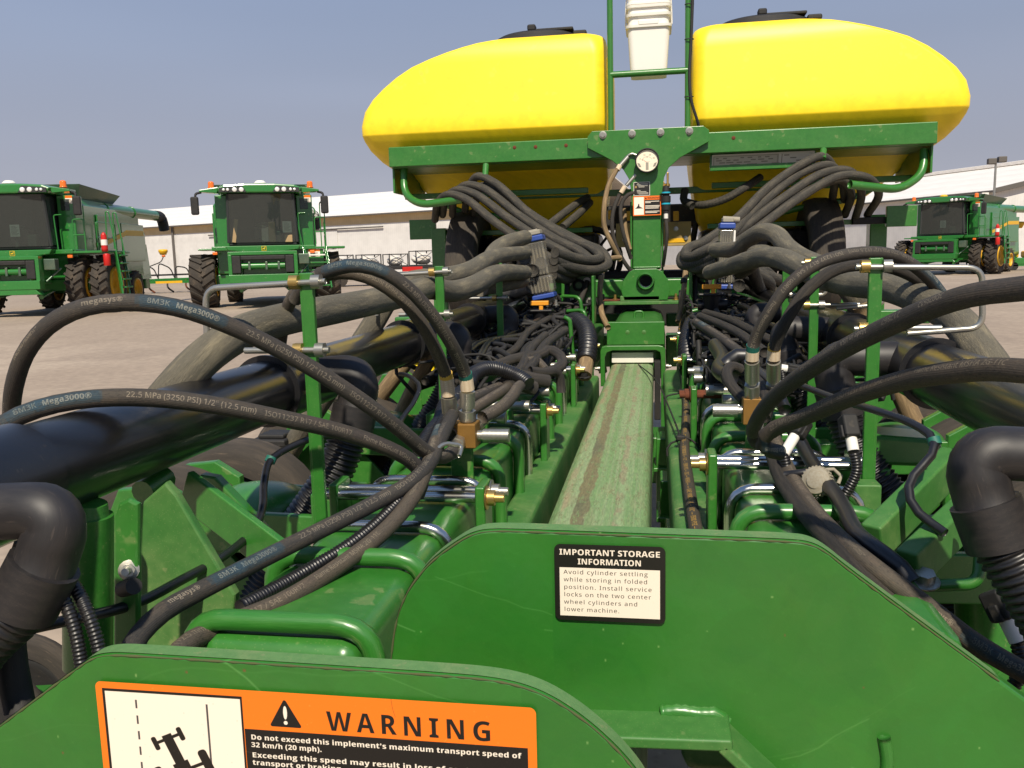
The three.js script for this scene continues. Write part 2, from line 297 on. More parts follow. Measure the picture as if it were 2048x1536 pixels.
{ // big gabled shed on the right
  const c = WY(1983, 529, 0), l = WY(1777, 398, 6.1), e = l.clone().sub(c).setY(0).normalize(), back = V(-e.z, 0, e.x); if (back.z > 0) back.negate(); back.applyAxisAngle(V(0, 1, 0), R(-14));
  const s0 = thing('gabled_shed', 'tall white gabled shed with ribbed roof behind the harvester by the lamp pole', 'building', c.clone());
  const q = (o, y, k) => V(0, y, 0).addScaledVector(e, o).addScaledVector(back, k), wd = 17, Hr = 9.5;
  part('wall', slab(q(70, 0, 0), q(0, 0, 0), q(0, 6, 0), q(70, 6, 0), .2), M.wallSheet, s0);
  const gs = []; for (const [y0, y1, k0, k1] of [[6, Hr, 0, wd], [Hr, 6, wd, 2 * wd]]) gs.push(slab(q(0, 0, k0), q(0, 0, k1), q(0, y1, k1), q(0, y0, k0), .2));
  part('gable_wall', gs, M.wallSheet, s0);
  part('roof', [slab(q(70, 5.9, -.4), q(-.4, 5.9, -.4), q(-.4, Hr, wd), q(70, Hr, wd), .14, 4), slab(q(70, Hr, wd), q(-.4, Hr, wd), q(-.4, 6, 2 * wd), q(70, 6, 2 * wd), .14, 4)], M.roofSheet, s0);
  part('roof_trim', bar(q(-.45, 5.9, -.4), q(-.45, Hr + .05, wd), .12, .4, .02), M.gutter, s0);
  part('gutter', bar(q(70, 5.85, -.5), q(-.4, 5.85, -.5), .16, .16, .02), M.gutter, s0);
  part('ridge_vent', bar(q(70, Hr + .15, wd), q(2, Hr + .15, wd), .9, .35, .05), M.roofSheet, s0);
  part('floodlight', [boxC(q(.1, 5.6, -.8), .5, .35, .3), boxC(q(-.3, 5.2, -.5), .35, .5, .3)], M.white, s0);
  // lamp pole
  const p = W(1982, 505, 66); p.y = 0; const top = W(1983, 326, 66);
  const lp = thing('lamp_pole', 'thin grey lamp pole with twin floodlights before the gabled shed', 'lamp post', p);
  part('pole', rod(V(0, 0, 0), V(0, top.y, 0), .12, .07), M.zinc, lp);
  part('floodlight', [boxC(V(-.3, top.y + .1, .1), .55, .4, .4, .05)], M.gutter, lp); part('floodlight', [boxC(V(.35, top.y + .2, .1), .55, .4, .4, .05)], M.gutter, lp);
}

// ------------------------------------------------------------ combine harvesters
M.cGreen = mat({ map: tx(combineTex, .6), roughness: .3, clearcoat: .8, clearcoatRoughness: .1 });
M.tyre = mat({ map: tx(dusty([46, 43, 40], [112, 96, 78], .4, 131, .05), 1), roughness: .92 });
M.rim = mat({ map: tx(dusty([214, 160, 22], DUST, .15, 133), .6), roughness: .5 });
M.lamp = mat({ color: new THREE.Color().setRGB(.85, .85, .82), roughness: .15, metalness: .3 });
M.beacon = mat({ color: new THREE.Color().setRGB(.8, .16, .02), roughness: .25 });
M.cabDark = mat({ color: new THREE.Color().setRGB(.025, .028, .028), roughness: .8 });
M.cabGlass = mat({ color: new THREE.Color().setRGB(.24, .28, .27), roughness: .01, transmission: .88, thickness: 0, ior: 1.5 });
M.card = mat({ color: new THREE.Color().setRGB(.36, .25, .13), roughness: .9 });
M.red = mat({ color: new THREE.Color().setRGB(.5, .015, .01), roughness: .35 });
M.steel = mat({ map: tx(dusty([84, 106, 92], DUST, .2, 135), 1), roughness: .35, metalness: .5 });
M.tarp = mat({ map: tx(dusty([205, 200, 192], DUST, .1, 137), .7), roughness: .7 });
const tyreCache = {};
function tyreGeo(r, w, n) {                    // agricultural tyre with chevron lugs, axle along x
  const k = [r, w, n].join(); if (tyreCache[k]) return tyreCache[k];
  const h = w / 2, p = [[r * .56, -h * .8], [r * .68, -h], [r * .84, -h], [r * .92, -h * .86], [r * .94, 0], [r * .92, h * .86], [r * .84, h], [r * .68, h], [r * .56, h * .8]];
  const l = [lathe(p, 40).rotateZ(Math.PI / 2)];
  for (let i = 0; i < n * 2; i++) {
    const s = i % 2 ? 1 : -1, g = new THREE.BoxGeometry(h * 1.12, r * .085, r * .075); g.rotateY(s * .62); g.translate(s * h * .47, r * .955, 0); g.rotateX(i / (n * 2) * Math.PI * 2); l.push(g0(g));
  }
  const g = join(l); return tyreCache[k] = uvBox(g);
}
function wheel(parent, x, y, z, r, w, n, s, name = 'wheel') {
  const o = group(name, parent, V(x, y, z)); part('tyre', tyreGeo(r, w, n), M.tyre, o);
  const rim = lathe([[0, .03], [r * .16, .03], [r * .2, .1], [r * .46, .05], [r * .5, .16], [r * .57, .2]], 28).rotateZ(-Math.PI / 2 * s).translate(s * (w * .5 - .2), 0, 0);
  part('rim', [rim, lathe([[r * .5, -w / 2], [r * .58, -w / 2], [r * .58, w / 2], [r * .5, w / 2]], 28).rotateZ(Math.PI / 2)], M.rim, o); return o;
}
const logoTex = canvasTex(64, 64, (x) => { x.fillStyle = '#d8b020'; x.fillRect(0, 0, 64, 64); x.fillStyle = '#1c5a24'; x.fillRect(5, 5, 54, 54); x.fillStyle = '#d8b020'; x.fillRect(14, 26, 30, 12); x.fillRect(40, 14, 8, 16); x.fillRect(14, 38, 6, 12); x.fillRect(36, 38, 6, 12); x.fillRect(44, 8, 12, 5); });
const noteTex = canvasTex(64, 80, (x) => { x.fillStyle = '#dfe6dc'; x.fillRect(0, 0, 64, 80); x.fillStyle = '#6a7a74'; for (let i = 0; i < 8; i++) x.fillRect(8, 10 + i * 8, 30 + (i * 13) % 20, 3); });
const warnTex = canvasTex(64, 64, (x) => { x.fillStyle = '#eee6d8'; x.fillRect(0, 0, 64, 64); x.fillStyle = '#e07018'; x.fillRect(0, 0, 64, 20); x.fillStyle = '#333'; for (let i = 0; i < 4; i++) x.fillRect(8, 28 + i * 9, 44, 4); });
function combine(label, pos, turn, o) {
  const c = thing('combine_harvester', label, 'combine harvester', pos, turn, 'green combine harvesters parked on the yard');
  const G = M.cGreen, s2 = [-1, 1];
  // body, engine hood and grain tank
  part('body', [box(-1.62, 1.62, 1.15, 2.0, -6.3, -.45, .05), ext([[-1.7, 2], [1.7, 2], [1.7, 3.55], [1.5, 3.78], [-1.5, 3.78], [-1.7, 3.55]], 5.0, .05, -.95).translate(0, 0, 0), box(-1.45, 1.45, 2, 3.0, -7.4, -5.9, .2), box(-1.3, 1.3, .75, 1.3, -5.8, -.6, .1)], G, c);
  part('side_panel', [box(1.70, 1.76, 2.02, 3.3, -3.9, -1.9, .02)], G, c); part('side_panel', [box(1.70, 1.77, 1.7, 3.1, -6.2, -3.95, .02)], G, c); part('side_panel', [box(-1.77, -1.7, 1.7, 3.3, -6.2, -1.2, .02)], G, c);
  part('stripe', [bar(V(1.785, 2.25, -1.95), V(1.785, 2.75, -4.4), .012, .16, .002), bar(V(1.785, 2.75, -4.4), V(1.785, 2.78, -6.1), .012, .2, .002)], M.yellowPaint, c);
  part('grain_tank_extension', [slab(V(-1.4, 3.75, -1.3), V(1.4, 3.75, -1.3), V(1.65, 4.25, -1.0), V(-1.65, 4.25, -1.0), .03), slab(V(1.4, 3.75, -4.2), V(-1.4, 3.75, -4.2), V(-1.65, 4.1, -4.4), V(1.65, 4.1, -4.4), .03), slab(V(1.4, 3.75, -1.3), V(1.4, 3.75, -4.2), V(1.65, 4.1, -4.4), V(1.65, 4.25, -1.0), .03), slab(V(-1.4, 3.75, -4.2), V(-1.4, 3.75, -1.3), V(-1.65, 4.25, -1), V(-1.65, 4.1, -4.4), .03)], M.steel, c);
  // cab
  const cab = group('cab', c);
  part('cab_frame', [box(-1.12, 1.12, 2.12, 2.2, -.8, .3, .03), bar(V(-1.13, 2.2, .3), V(-1.06, 3.85, .42), .09, .09, .02), bar(V(1.13, 2.2, .3), V(1.06, 3.85, .42), .09, .09, .02), box(-1.1, 1.1, 2.2, 3.84, -.95, -.85, .02), bar(V(-1.12, 2.2, -.8), V(-1.05, 3.85, -.8), .08, .1), bar(V(1.12, 2.2, -.8), V(1.05, 3.85, -.8), .08, .1)], M.cabDark, cab);
  part('windscreen', (() => { const g = new THREE.PlaneGeometry(2.14, 1.62, 12, 1), p = g.attributes.position; for (let i = 0; i < p.count; i++) { const x = p.getX(i), y = p.getY(i); p.setZ(i, .38 + .1 * (1 - (x / 1.1) ** 2) + y * .07); } g.translate(0, 3.02, 0); g.computeVertexNormals(); return g; })(), M.cabGlass, cab);
  for (const s of s2) part('side_window', slab(V(s * 1.1, 2.25, .3), V(s * 1.1, 2.25, -.78), V(s * 1.05, 3.8, -.78), V(s * 1.05, 3.8, .4), .012), M.cabGlass, cab);
  part('seat', [box(-.3, .3, 2.3, 2.75, -.5, 0, .06), box(-.3, .3, 2.75, 3.4, -.6, -.45, .06)], M.cabDark, cab);
  part('steering_column', [rod(V(0, 2.2, .15), V(.02, 2.8, .05), .06), orient(g0(new THREE.TorusGeometry(.2, .02, 8, 20).rotateX(Math.PI / 2)), V(.02, 2.82, .05), V(0, 1, .3)), box(.3, .6, 2.2, 2.6, -.2, .1, .05)], M.steel, cab);
  if (o.boxes) {
    part('carton', bar(V(-.98, 2.22, .22), V(-.86, 3.0, .2), .35, .12, .01), M.card, cab); part('carton', box(.2, .42, 2.22, 2.9, .1, .3, .02), M.card, cab); part('carton', box(.72, .98, 2.2, 2.45, .2, .38, .02), M.card, cab);
    part('wrapped_parts', box(-.05, .2, 2.22, 2.75, .05, .2, .05), M.tarp, cab);
  }
  const [ng, nm] = sheet(.3, .38, .005, noteTex); part('paper_note', ng.translate(o.boxes ? .82 : .05, 2.72, .31), nm, cab);
  // roof with lamp pods
  const roof = group('roof', c);
  part('roof_shell', [ext([[-1.3, 3.86], [1.3, 3.86], [1.38, 4.02], [1.15, 4.12], [.5, 4.16], [-.5, 4.16], [-1.15, 4.12], [-1.38, 4.02]], 1.7, .05, .62), ...s2.map(s => ext([[s * 1.32, 3.98], [s * 1.35, 4.06], [s * 1.95, 3.97], [s * 1.95, 3.9], [s * 1.4, 3.86]].sort(() => 0), .45, .02, .5))], G, roof);
  for (const s of s2) part('lamp_housing', ext([[s * .42, 3.87], [s * 1.3, 3.87], [s * 1.3, 4.02], [s * .55, 4.09]], .06, .01, .66), M.cabDark, roof);
  for (const s of s2) for (const [x, r] of [[.58, .08], [.8, .08], [1.02, .05], [1.15, .045]]) part('work_light', orient(lathe([[0, .02], [r * .7, .015], [r, 0], [r, -.05]], 14), V(s * x, 3.96, .68), V(0, 0, 1)).scale(1, 1, 1), M.lamp, roof);
  for (const s of s2) part('beacon', lathe([[0, .24], [.08, .22], [.1, .18], [.1, .04], [.12, .03], [.12, 0], [0, 0]], 14).translate(s * 1.62 + .04, 4.03, .25), M.beacon, c);
  for (const s of s2) { const m = group('mirror', c); part('mirror_arm', pipe([V(s * 1.9, 3.9, .35), V(s * 2.08, 3.85, .4), V(s * 2.1, 3.65, .45)], .04, .06, 6), M.blackMatte, m); part('mirror_head', box(s * 2.12 - .13, s * 2.12 + .13, 3.15, 3.75, .4, .52, .06), M.blackMatte, m); }
  part('antenna_dome', lathe([[0, .13], [.12, .12], [.2, .05], [.2, 0], [0, 0]], 16).translate(.02, 4.16, .3), o.dome ? M.yellowPaint : M.white, roof);
  // apron, corner posts and front panels
  part('apron', [ext([[-1.25, 2.1], [1.25, 2.1], [1.15, 1.95], [.6, 1.88], [-.6, 1.88], [-1.15, 1.95]], .25, .03, .55), box(-1.55, -1.15, 2.0, 3.85, -.9, -.2, .04), box(1.15, 1.7, 2.0, 3.85, -.95, -.3, .04), box(-1.72, 1.72, 1.95, 2.1, -1, .15, .03)], G, c);
  const [lg, lm] = sheet(.16, .16, .02, logoTex); part('emblem', lg.translate(.02, 2.0, .557), lm, c);
  const [wg, wm] = sheet(.22, .26, .005, warnTex); part('safety_decal', wg.clone().translate(1.55, 3.7, -.296), wm, c);
  part('side_mirror_window', box(1.28, 1.56, 3.35, 3.72, -.305, -.285, .01), M.cabGlass, c);
  for (const s of s2) part('marker_lamp', box(s * 1.62 - .08, s * 1.62 + .08, 1.82, 1.92, .1, .18, .02), M.beacon, c);
  // feeder house
  const f = group('feeder_house', c);
  part('housing', [box(-.72, .72, 1.0, 1.85, -.4, .6, .04), box(-.74, -.7, 1.0, 1.8, .5, 1.0, .01), box(.7, .74, 1.0, 1.8, .5, 1.0, .01), box(-.72, .72, 1.78, 1.84, .5, 1.0, .01), box(-1.12, 1.12, 1.78, 1.9, .95, 1.25, .02), box(-1.12, 1.12, .86, 1.14, .95, 1.3, .02), box(-1.12, -1.0, 1.1, 1.8, .95, 1.25, .02), box(1.0, 1.12, 1.1, 1.8, .95, 1.25, .02), ext([[-1.12, .7], [1.12, .7], [.95, .88], [-.95, .88]], .3, .02, 1.28)], G, f);
  part('side_cover', [box(-1.0, -.72, 1.18, 1.76, 1.0, 1.27, .03), box(.72, 1.0, 1.18, 1.76, 1.0, 1.27, .03), box(-.72, .72, 1.62, 1.76, 1.0, 1.26, .03)], M.blackMatte, f);
  part('conveyor_drum', rod(V(-.7, 1.42, 1.1), V(.7, 1.42, 1.1), .1), G, f); for (const x of [-.45, .1, .5]) part('chain', box(x - .04, x + .04, 1.28, 1.56, 1.0, 1.22, .02), M.steel, f);
  part('hydraulic_coupler', [box(1.15, 1.5, 1.45, 1.8, .7, 1.0, .03), rod(V(1.15, 1.1, .9), V(1.5, 1.5, .6), .03)], M.steel, f);
  part('lift_cylinder', [rod(V(-.8, .6, .6), V(-.5, .8, -1), .07), rod(V(.8, .6, .6), V(.5, .8, -1), .07)], G, f);
  // axle, wheels
  part('axle', box(-1.9, 1.9, .75, 1.15, -1.0, -.5, .05), G, c); part('axle', box(-1.5, 1.5, .55, .8, -5.3, -5.0, .04), G, c);
  if (o.duals) for (const s of s2) { wheel(c, s * 1.62, .96, -.75, .96, .56, 20, s); wheel(c, s * 2.42, .96, -.75, .96, .56, 20, s); }
  else for (const s of s2) wheel(c, s * 2.12, .93, -.75, .93, .86, 18, s);
  for (const s of s2) wheel(c, s * 1.5, .68, -5.15, .68, .55, 16, s, 'rear_wheel');
  part('fender', [box(1.4, 2.75, 1.98, 2.04, -1.6, -.1, .02), box(-2.2, -1.5, 1.98, 2.04, -1.5, -.1, .02)], G, c);
  // unloading auger folded back along the left side
  const a = group('unloading_auger', c);
  part('auger_tube', [rod(V(1.35, 3.55, -1.15), V(1.75, 3.55, -7.9), .2, .2, 20), rod(V(1.35, 2.9, -1.15), V(1.35, 3.65, -1.15), .23, .23, 18)], G, a);
  for (const z of [-3.2, -5.4]) part('auger_clamp', orient(g0(new THREE.TorusGeometry(.21, .025, 6, 20).rotateX(Math.PI / 2)), V(1.35 + (-1.15 - z) / 6.75 * .4, 3.55, z), V(.06, 0, -1)), G, a);
  part('spout', pipe([V(1.74, 3.55, -7.7), V(1.8, 3.55, -8.3), V(1.82, 3.0, -8.5)], .21, .3, 14), M.blackMatte, a);
  // platform, ladder and rails
  const l = group('ladder', c), tb = (...p) => pipe(p, .022, .08, 6);
  part('platform', [box(1.2, 2.75, 1.96, 2.04, -.9, .12, .02), box(1.7, 2.5, 1.96, 2.03, -2.6, -.9, .02)], G, l);
  part('hand_rail', tb(V(1.25, 2.0, .1), V(1.2, 3.2, .1), V(1.45, 3.2, .1)), G, l); part('hand_rail', [tb(V(2.1, 2, -.9), V(2.1, 3.0, -.9), V(2.1, 3.0, -2.5), V(2.1, 2, -2.5)), tb(V(2.1, 2.5, -.9), V(2.1, 2.5, -2.5))], G, l); part('hand_rail', [tb(V(1.75, 2, .05), V(1.75, 3.05, .05), V(2.1, 3.05, .05), V(2.1, 2, .05)), tb(V(1.75, 2.55, .05), V(2.1, 2.55, .05))], G, l);
  if (o.swung) {
    part('ladder_side', [bar(V(2.85, 2.0, -.4), V(3.05, .55, -.15), .05, .16), bar(V(2.85, 2.0, -1.0), V(3.05, .55, -.75), .05, .16)], G, l);
    for (let i = 0; i < 5; i++) { const t = i / 5; part('step', box(2.8 + t * .2, 3.02 + t * .2, 1.85 - t * 1.3, 1.9 - t * 1.3, -1.0 + t * .25, -.4 + t * .25, .01), G, l); }
    part('ladder_rail', [tb(V(3.1, .9, -.1), V(2.9, 2.2, -.3), V(2.72, 3.3, -.45), V(2.62, 3.3, -.45), V(2.6, 2.1, -.4)), tb(V(3.1, .9, -.75), V(2.9, 2.2, -.95), V(2.72, 3.3, -1.05), V(2.62, 3.3, -1.05), V(2.6, 2.1, -1.0))], G, l);
    const e = group('fire_extinguisher', c); part('cylinder', lathe([[0, .62], [.04, .6], [.09, .52], [.1, .1], [.1, 0], [0, 0]], 14).translate(2.72, 2.0, .12), M.red, e); part('label_band', lathe([[.102, .2], [.102, .38]], 14).translate(2.72, 2.0, .12), M.white, e); part('lower_cylinder', lathe([[0, .4], [.11, .36], [.11, 0], [0, 0]], 14).translate(2.76, 1.55, .12), M.red, e);
  } else {
    part('ladder_side', [bar(V(1.35, 2.0, .1), V(1.5, .6, .75), .04, .14), bar(V(2.05, 2.0, .1), V(2.2, .6, .75), .04, .14), box(1.35, 2.0, 1.35, 1.95, -.05, .05, .02)], G, l);
    for (let i = 0; i < 5; i++) { const t = i / 5; part('step', box(1.4 + t * .15, 2.05 + t * .15, 1.72 - t * 1.3, 1.77 - t * 1.3, .15 + t * .6, .35 + t * .6, .01), i % 3 ? G : M.white, l); }
    part('ladder_rail', [tb(V(1.42, .9, .75), V(1.3, 2.1, .2), V(1.05, 3.5, .15)), tb(V(2.24, .9, .75), V(2.1, 2.1, .2), V(2.1, 3.6, .15), V(1.95, 3.55, .1), V(1.95, 2.0, .1))], G, l);
    const [dg, dm] = sheet(.4, .25, .005, warnTex); part('ladder_decal', dg.translate(1.68, 1.82, .056), dm, l);
  }
  part('rear_hood', [ext([[-1.3, 1.0], [1.3, 1.0], [1.2, 2.4], [-1.2, 2.4]], 1.2, .1, -6.9), ext([[-1.2, .6], [1.2, .6], [1.2, 1.0], [-1.2, 1.0]], .5, .05, -7.6)], G, c);
  return c;
}
const faceCam = (p, off) => Math.atan2(camera.position.x - p.x, camera.position.z - p.z) - R(off);
{
  const p1 = WY(536, 613, 0); combine('combine with wide single tyres, boxes behind its windscreen', p1, faceCam(p1, 3), { boxes: true });
  const p2 = WY(54, 631, 0); combine('combine with dual tyres and fire extinguisher, beside the one with boxes in its cab', p2, faceCam(p2, 26), { duals: true, swung: true });
  const p3 = WY(1884, 549, 0); combine('combine with a yellow dome on its cab roof, parked before the gabled shed', p3, faceCam(p3, 21), { duals: true, swung: true, dome: true });
}
// folded tillage tool behind the left pair, wrapped machinery crates, mower
{
  const p = WY(342, 585, 0), t = thing('field_implement', 'folded green field implement with black hoops between two harvesters', 'implement', p, faceCam(p, -10));
  part('frame', [bar(V(-3, .7, 0), V(3, .75, 0), .18, .18), bar(V(-2.6, .65, 1), V(2, .6, 1.2), .15, .15), bar(V(-1, .7, 1), V(-1, .7, -1.5), .15, .15), bar(V(1, .7, 1.4), V(1, .7, -1.5), .15, .15)], M.cGreen, t);
  for (let i = 0; i < 6; i++) { const x = -2.4 + i * .9; part('hoop', pipe([V(x, .7, -.2), V(x + .1, 1.5 + .1 * (i % 3), -.2), V(x + .7, 1.4, -.2), V(x + .95, .7, -.2)], .035, .2, 6), M.blackMatte, t); }
  for (let i = 0; i < 5; i++) part('shank', pipe([V(-2.2 + i, .7, .4), V(-2.3 + i, .3, .7), V(-2.0 + i, .05, .9)], .05, .2, 6), i % 2 ? M.rust : M.blackMatte, t);
  part('sloped_wing', ext([[-3.6, .45], [-1.9, .45], [-2.8, 1.85], [-3.6, 1.95]], .5, .03, .3), M.cGreen, t); part('wing_edge', bar(V(-2.75, 1.85, .34), V(-1.88, .48, .34), .1, .08, .01), M.steel, t);
  part('tool_bar', bar(V(-3.2, 1.0, -.3), V(3.2, 1.02, -.3), .08, .1), M.blackMatte, t); part('spring', box(-1, .4, .55, .68, 1.3, 1.4), M.yellowPaint, t);
  part('dome_mast', pipe([V(-1.6, 1.3, 0), V(-.4, 1.75, 0), V(-.25, 2.05, 0)], .03, .15, 6), M.blackMatte, t); part('receiver_dome', [lathe([[0, .32], [.24, .3], [.26, .2], [.16, 0], [0, 0]], 18).translate(-.25, 2.15, 0)], M.yellowPaint, t); part('warning_lamp', lathe([[0, .12], [.1, .1], [.1, 0], [0, 0]], 12).translate(-.25, 2.03, .05), M.beacon, t);
  const k = WY(1995, 528, 0), m = thing('field_implement', 'low green implement with yellow seat boxes and receiver mast beside the gabled shed', 'implement', W(2040, 520, 57).setY(0), 0);
  part('frame', [box(-1.6, 3, .35, .75, -.5, .5, .05), box(-1.7, 2.5, .25, .35, .3, .5)], M.cGreen, m); for (const x of [-.9, .1, 1.2]) part('hopper', box(x, x + .7, .75, 1.15, -.3, .4, .1), M.yellowPaint, m); for (const x of [-.5, 1.4]) part('roller', rod(V(x, .25, -.3), V(x, .25, .5), .25), M.blackMatte, m);
  part('dome_mast', pipe([V(-3.0, 1.7, 0), V(-.4, 2.1, 0), V(-.2, 2.4, 0)], .03, .15, 6), M.blackMatte, m); part('receiver_dome', lathe([[0, .4], [.3, .38], [.32, .25], [.2, 0], [0, 0]], 18).translate(-.2, 2.5, 0), M.yellowPaint, m); part('stand', [bar(V(-3.0, 0, 0), V(-3.0, 1.72, 0), .06, .06), bar(V(-3, .5, 0), V(-1.5, .5, 0), .06, .06)], M.blackMatte, m);
  const q0 = WY(705, 572, 0), q1 = WY(870, 566, 0);
  const u = q1.clone().sub(q0).setY(0), L = u.length(); u.normalize(); const tn = Math.atan2(-u.z, u.x);
  const f = thing('flatbed_trailer', 'long dark flatbed trailer behind the harvester with boxes in its cab', 'trailer', q0, tn);
  part('bed', [box(-3, L + 5, .95, 1.15, -1.2, 1.2, .03), box(-3, L + 5, .5, .7, -.9, -.7), box(-3, L + 5, .62, .8, 1.0, 1.15)], M.blackMatte, f); for (const x of [-1, 1.2, L - 1.2]) part('wheel', rod(V(x, .45, .8), V(x, .45, 1.15), .45, .45, 20), M.tyre, f); part('toolbox', box(.3, 2.4, .3, .7, 1.0, 1.3, .03), M.yellowPaint, f); part('drawbar', box(2.7, 4.1, .12, .62, .9, 1.35, .1), M.red, f); part('tail_panel', box(2.9, 4.2, .82, 1.1, 1.16, 1.3), M.red, f);
  for (let i = 0; i < 6; i++) {
    const x = -1.2 + i * 1.75, hgt = i === 3 || i === 5 ? .95 : .78, b = q0.clone().addScaledVector(u, x + .55).setY(1.15);
    const cr = thing('steel_crate', hgt > .9 ? 'white wrapped bundle in a tall open black crate on the flatbed trailer' : 'white wrapped bundle in a low open black crate on the flatbed trailer', 'crate', b, tn, 'wrapped crates on the flatbed');
    const fr = []; for (const sx of [-.6, .6]) { for (const sz of [-.7, .7]) fr.push(bar(V(sx, 0, sz), V(sx, hgt, sz), .06, .06)); for (const y of [.03, hgt - .03]) fr.push(bar(V(sx, y, -.7), V(sx, y, .7), .05, .05)); } for (const sz of [-.7, .7]) for (const y of [.03, hgt - .03]) fr.push(bar(V(-.6, y, sz), V(.6, y, sz), .05, .05));
    part('crate_frame', fr, M.blackMatte, cr); part('brace', [bar(V(-.6, .05, .71), V(.6, hgt, .71), .03, .03), bar(V(.6, .05, .71), V(-.6, hgt, .71), .03, .03)], M.blackMatte, cr);
    const g = new THREE.IcosahedronGeometry(.6, 3), p = g.attributes.position; for (let j = 0; j < p.count; j++) { const v = V(p.getX(j), p.getY(j), p.getZ(j)), k2 = 1 + .22 * (fbm(.5 + v.x * .2 + i * .13, .5 + v.y * .3 + v.z * .17, 8, 8, 3, 150) - .5) * 2; p.setXYZ(j, v.x * k2 * (i % 2 ? 1 : .9), hgt * .46 + v.y * k2 * hgt * .72, v.z * k2); } g.computeVertexNormals(); part('wrapped_bundle', uvBox(g), M.tarp, cr);
  }
}

// ------------------------------------------------------------ the folded seed planter
const pl = thing('seed_planter', 'green front-fold seed planter with twin yellow tanks, black vacuum pipes and hoses', 'planter', V(0, 0, 0));
const P3 = l => l.map(a => W(a[0], a[1], a[2]));
const XR = .06;                                   // the tank frame stands a little right of the tongue line
const SIDES = [{ s: -1, bar: -.285, px: -.55, post: -.395, first: 1.29, elbows: [.654, 1.463, 2.268, 3.09], posts: [1.19, 1.97, 2.75] }, { s: 1, bar: .315, px: .57, post: .44, first: 1.53, elbows: [.927, 1.66, 2.3, 2.96], posts: [1.45, 2.1, 2.62] }];

const chaikin = (l, n = 2) => { for (let k = 0; k < n; k++) { const o = [l[0]]; for (let i = 0; i < l.length - 1; i++) { const a = l[i], b = l[i + 1]; o.push([a[0] * .75 + b[0] * .25, a[1] * .75 + b[1] * .25], [a[0] * .25 + b[0] * .75, a[1] * .25 + b[1] * .75]); } o.push(l[l.length - 1]); l = o; } return l; };
// a strip of settled dust lying along the top edge of a plate
function edgeStrip(l, z0, z1) {
  const pos = [], uv = [], idx = []; let d = 0;
  l.forEach((q, i) => { if (i) d += Math.hypot(q[0] - l[i - 1][0], q[1] - l[i - 1][1]); const a = l[Math.max(0, i - 1)], b = l[Math.min(l.length - 1, i + 1)], L = Math.hypot(b[0] - a[0], b[1] - a[1]), nx = -(b[1] - a[1]) / L * .0008, ny = (b[0] - a[0]) / L * .0008; pos.push(q[0] + nx, q[1] + ny, z0, q[0] + nx, q[1] + ny, z1); uv.push(d, 0, d, z0 - z1); if (i) { const k = i * 2; idx.push(k - 2, k, k - 1, k - 1, k, k + 1); } });
  const g = new THREE.BufferGeometry(); g.setAttribute('position', new THREE.Float32BufferAttribute(pos, 3)); g.setAttribute('uv', new THREE.Float32BufferAttribute(uv, 2)); g.setIndex(idx); g.computeVertexNormals(); return g;
}
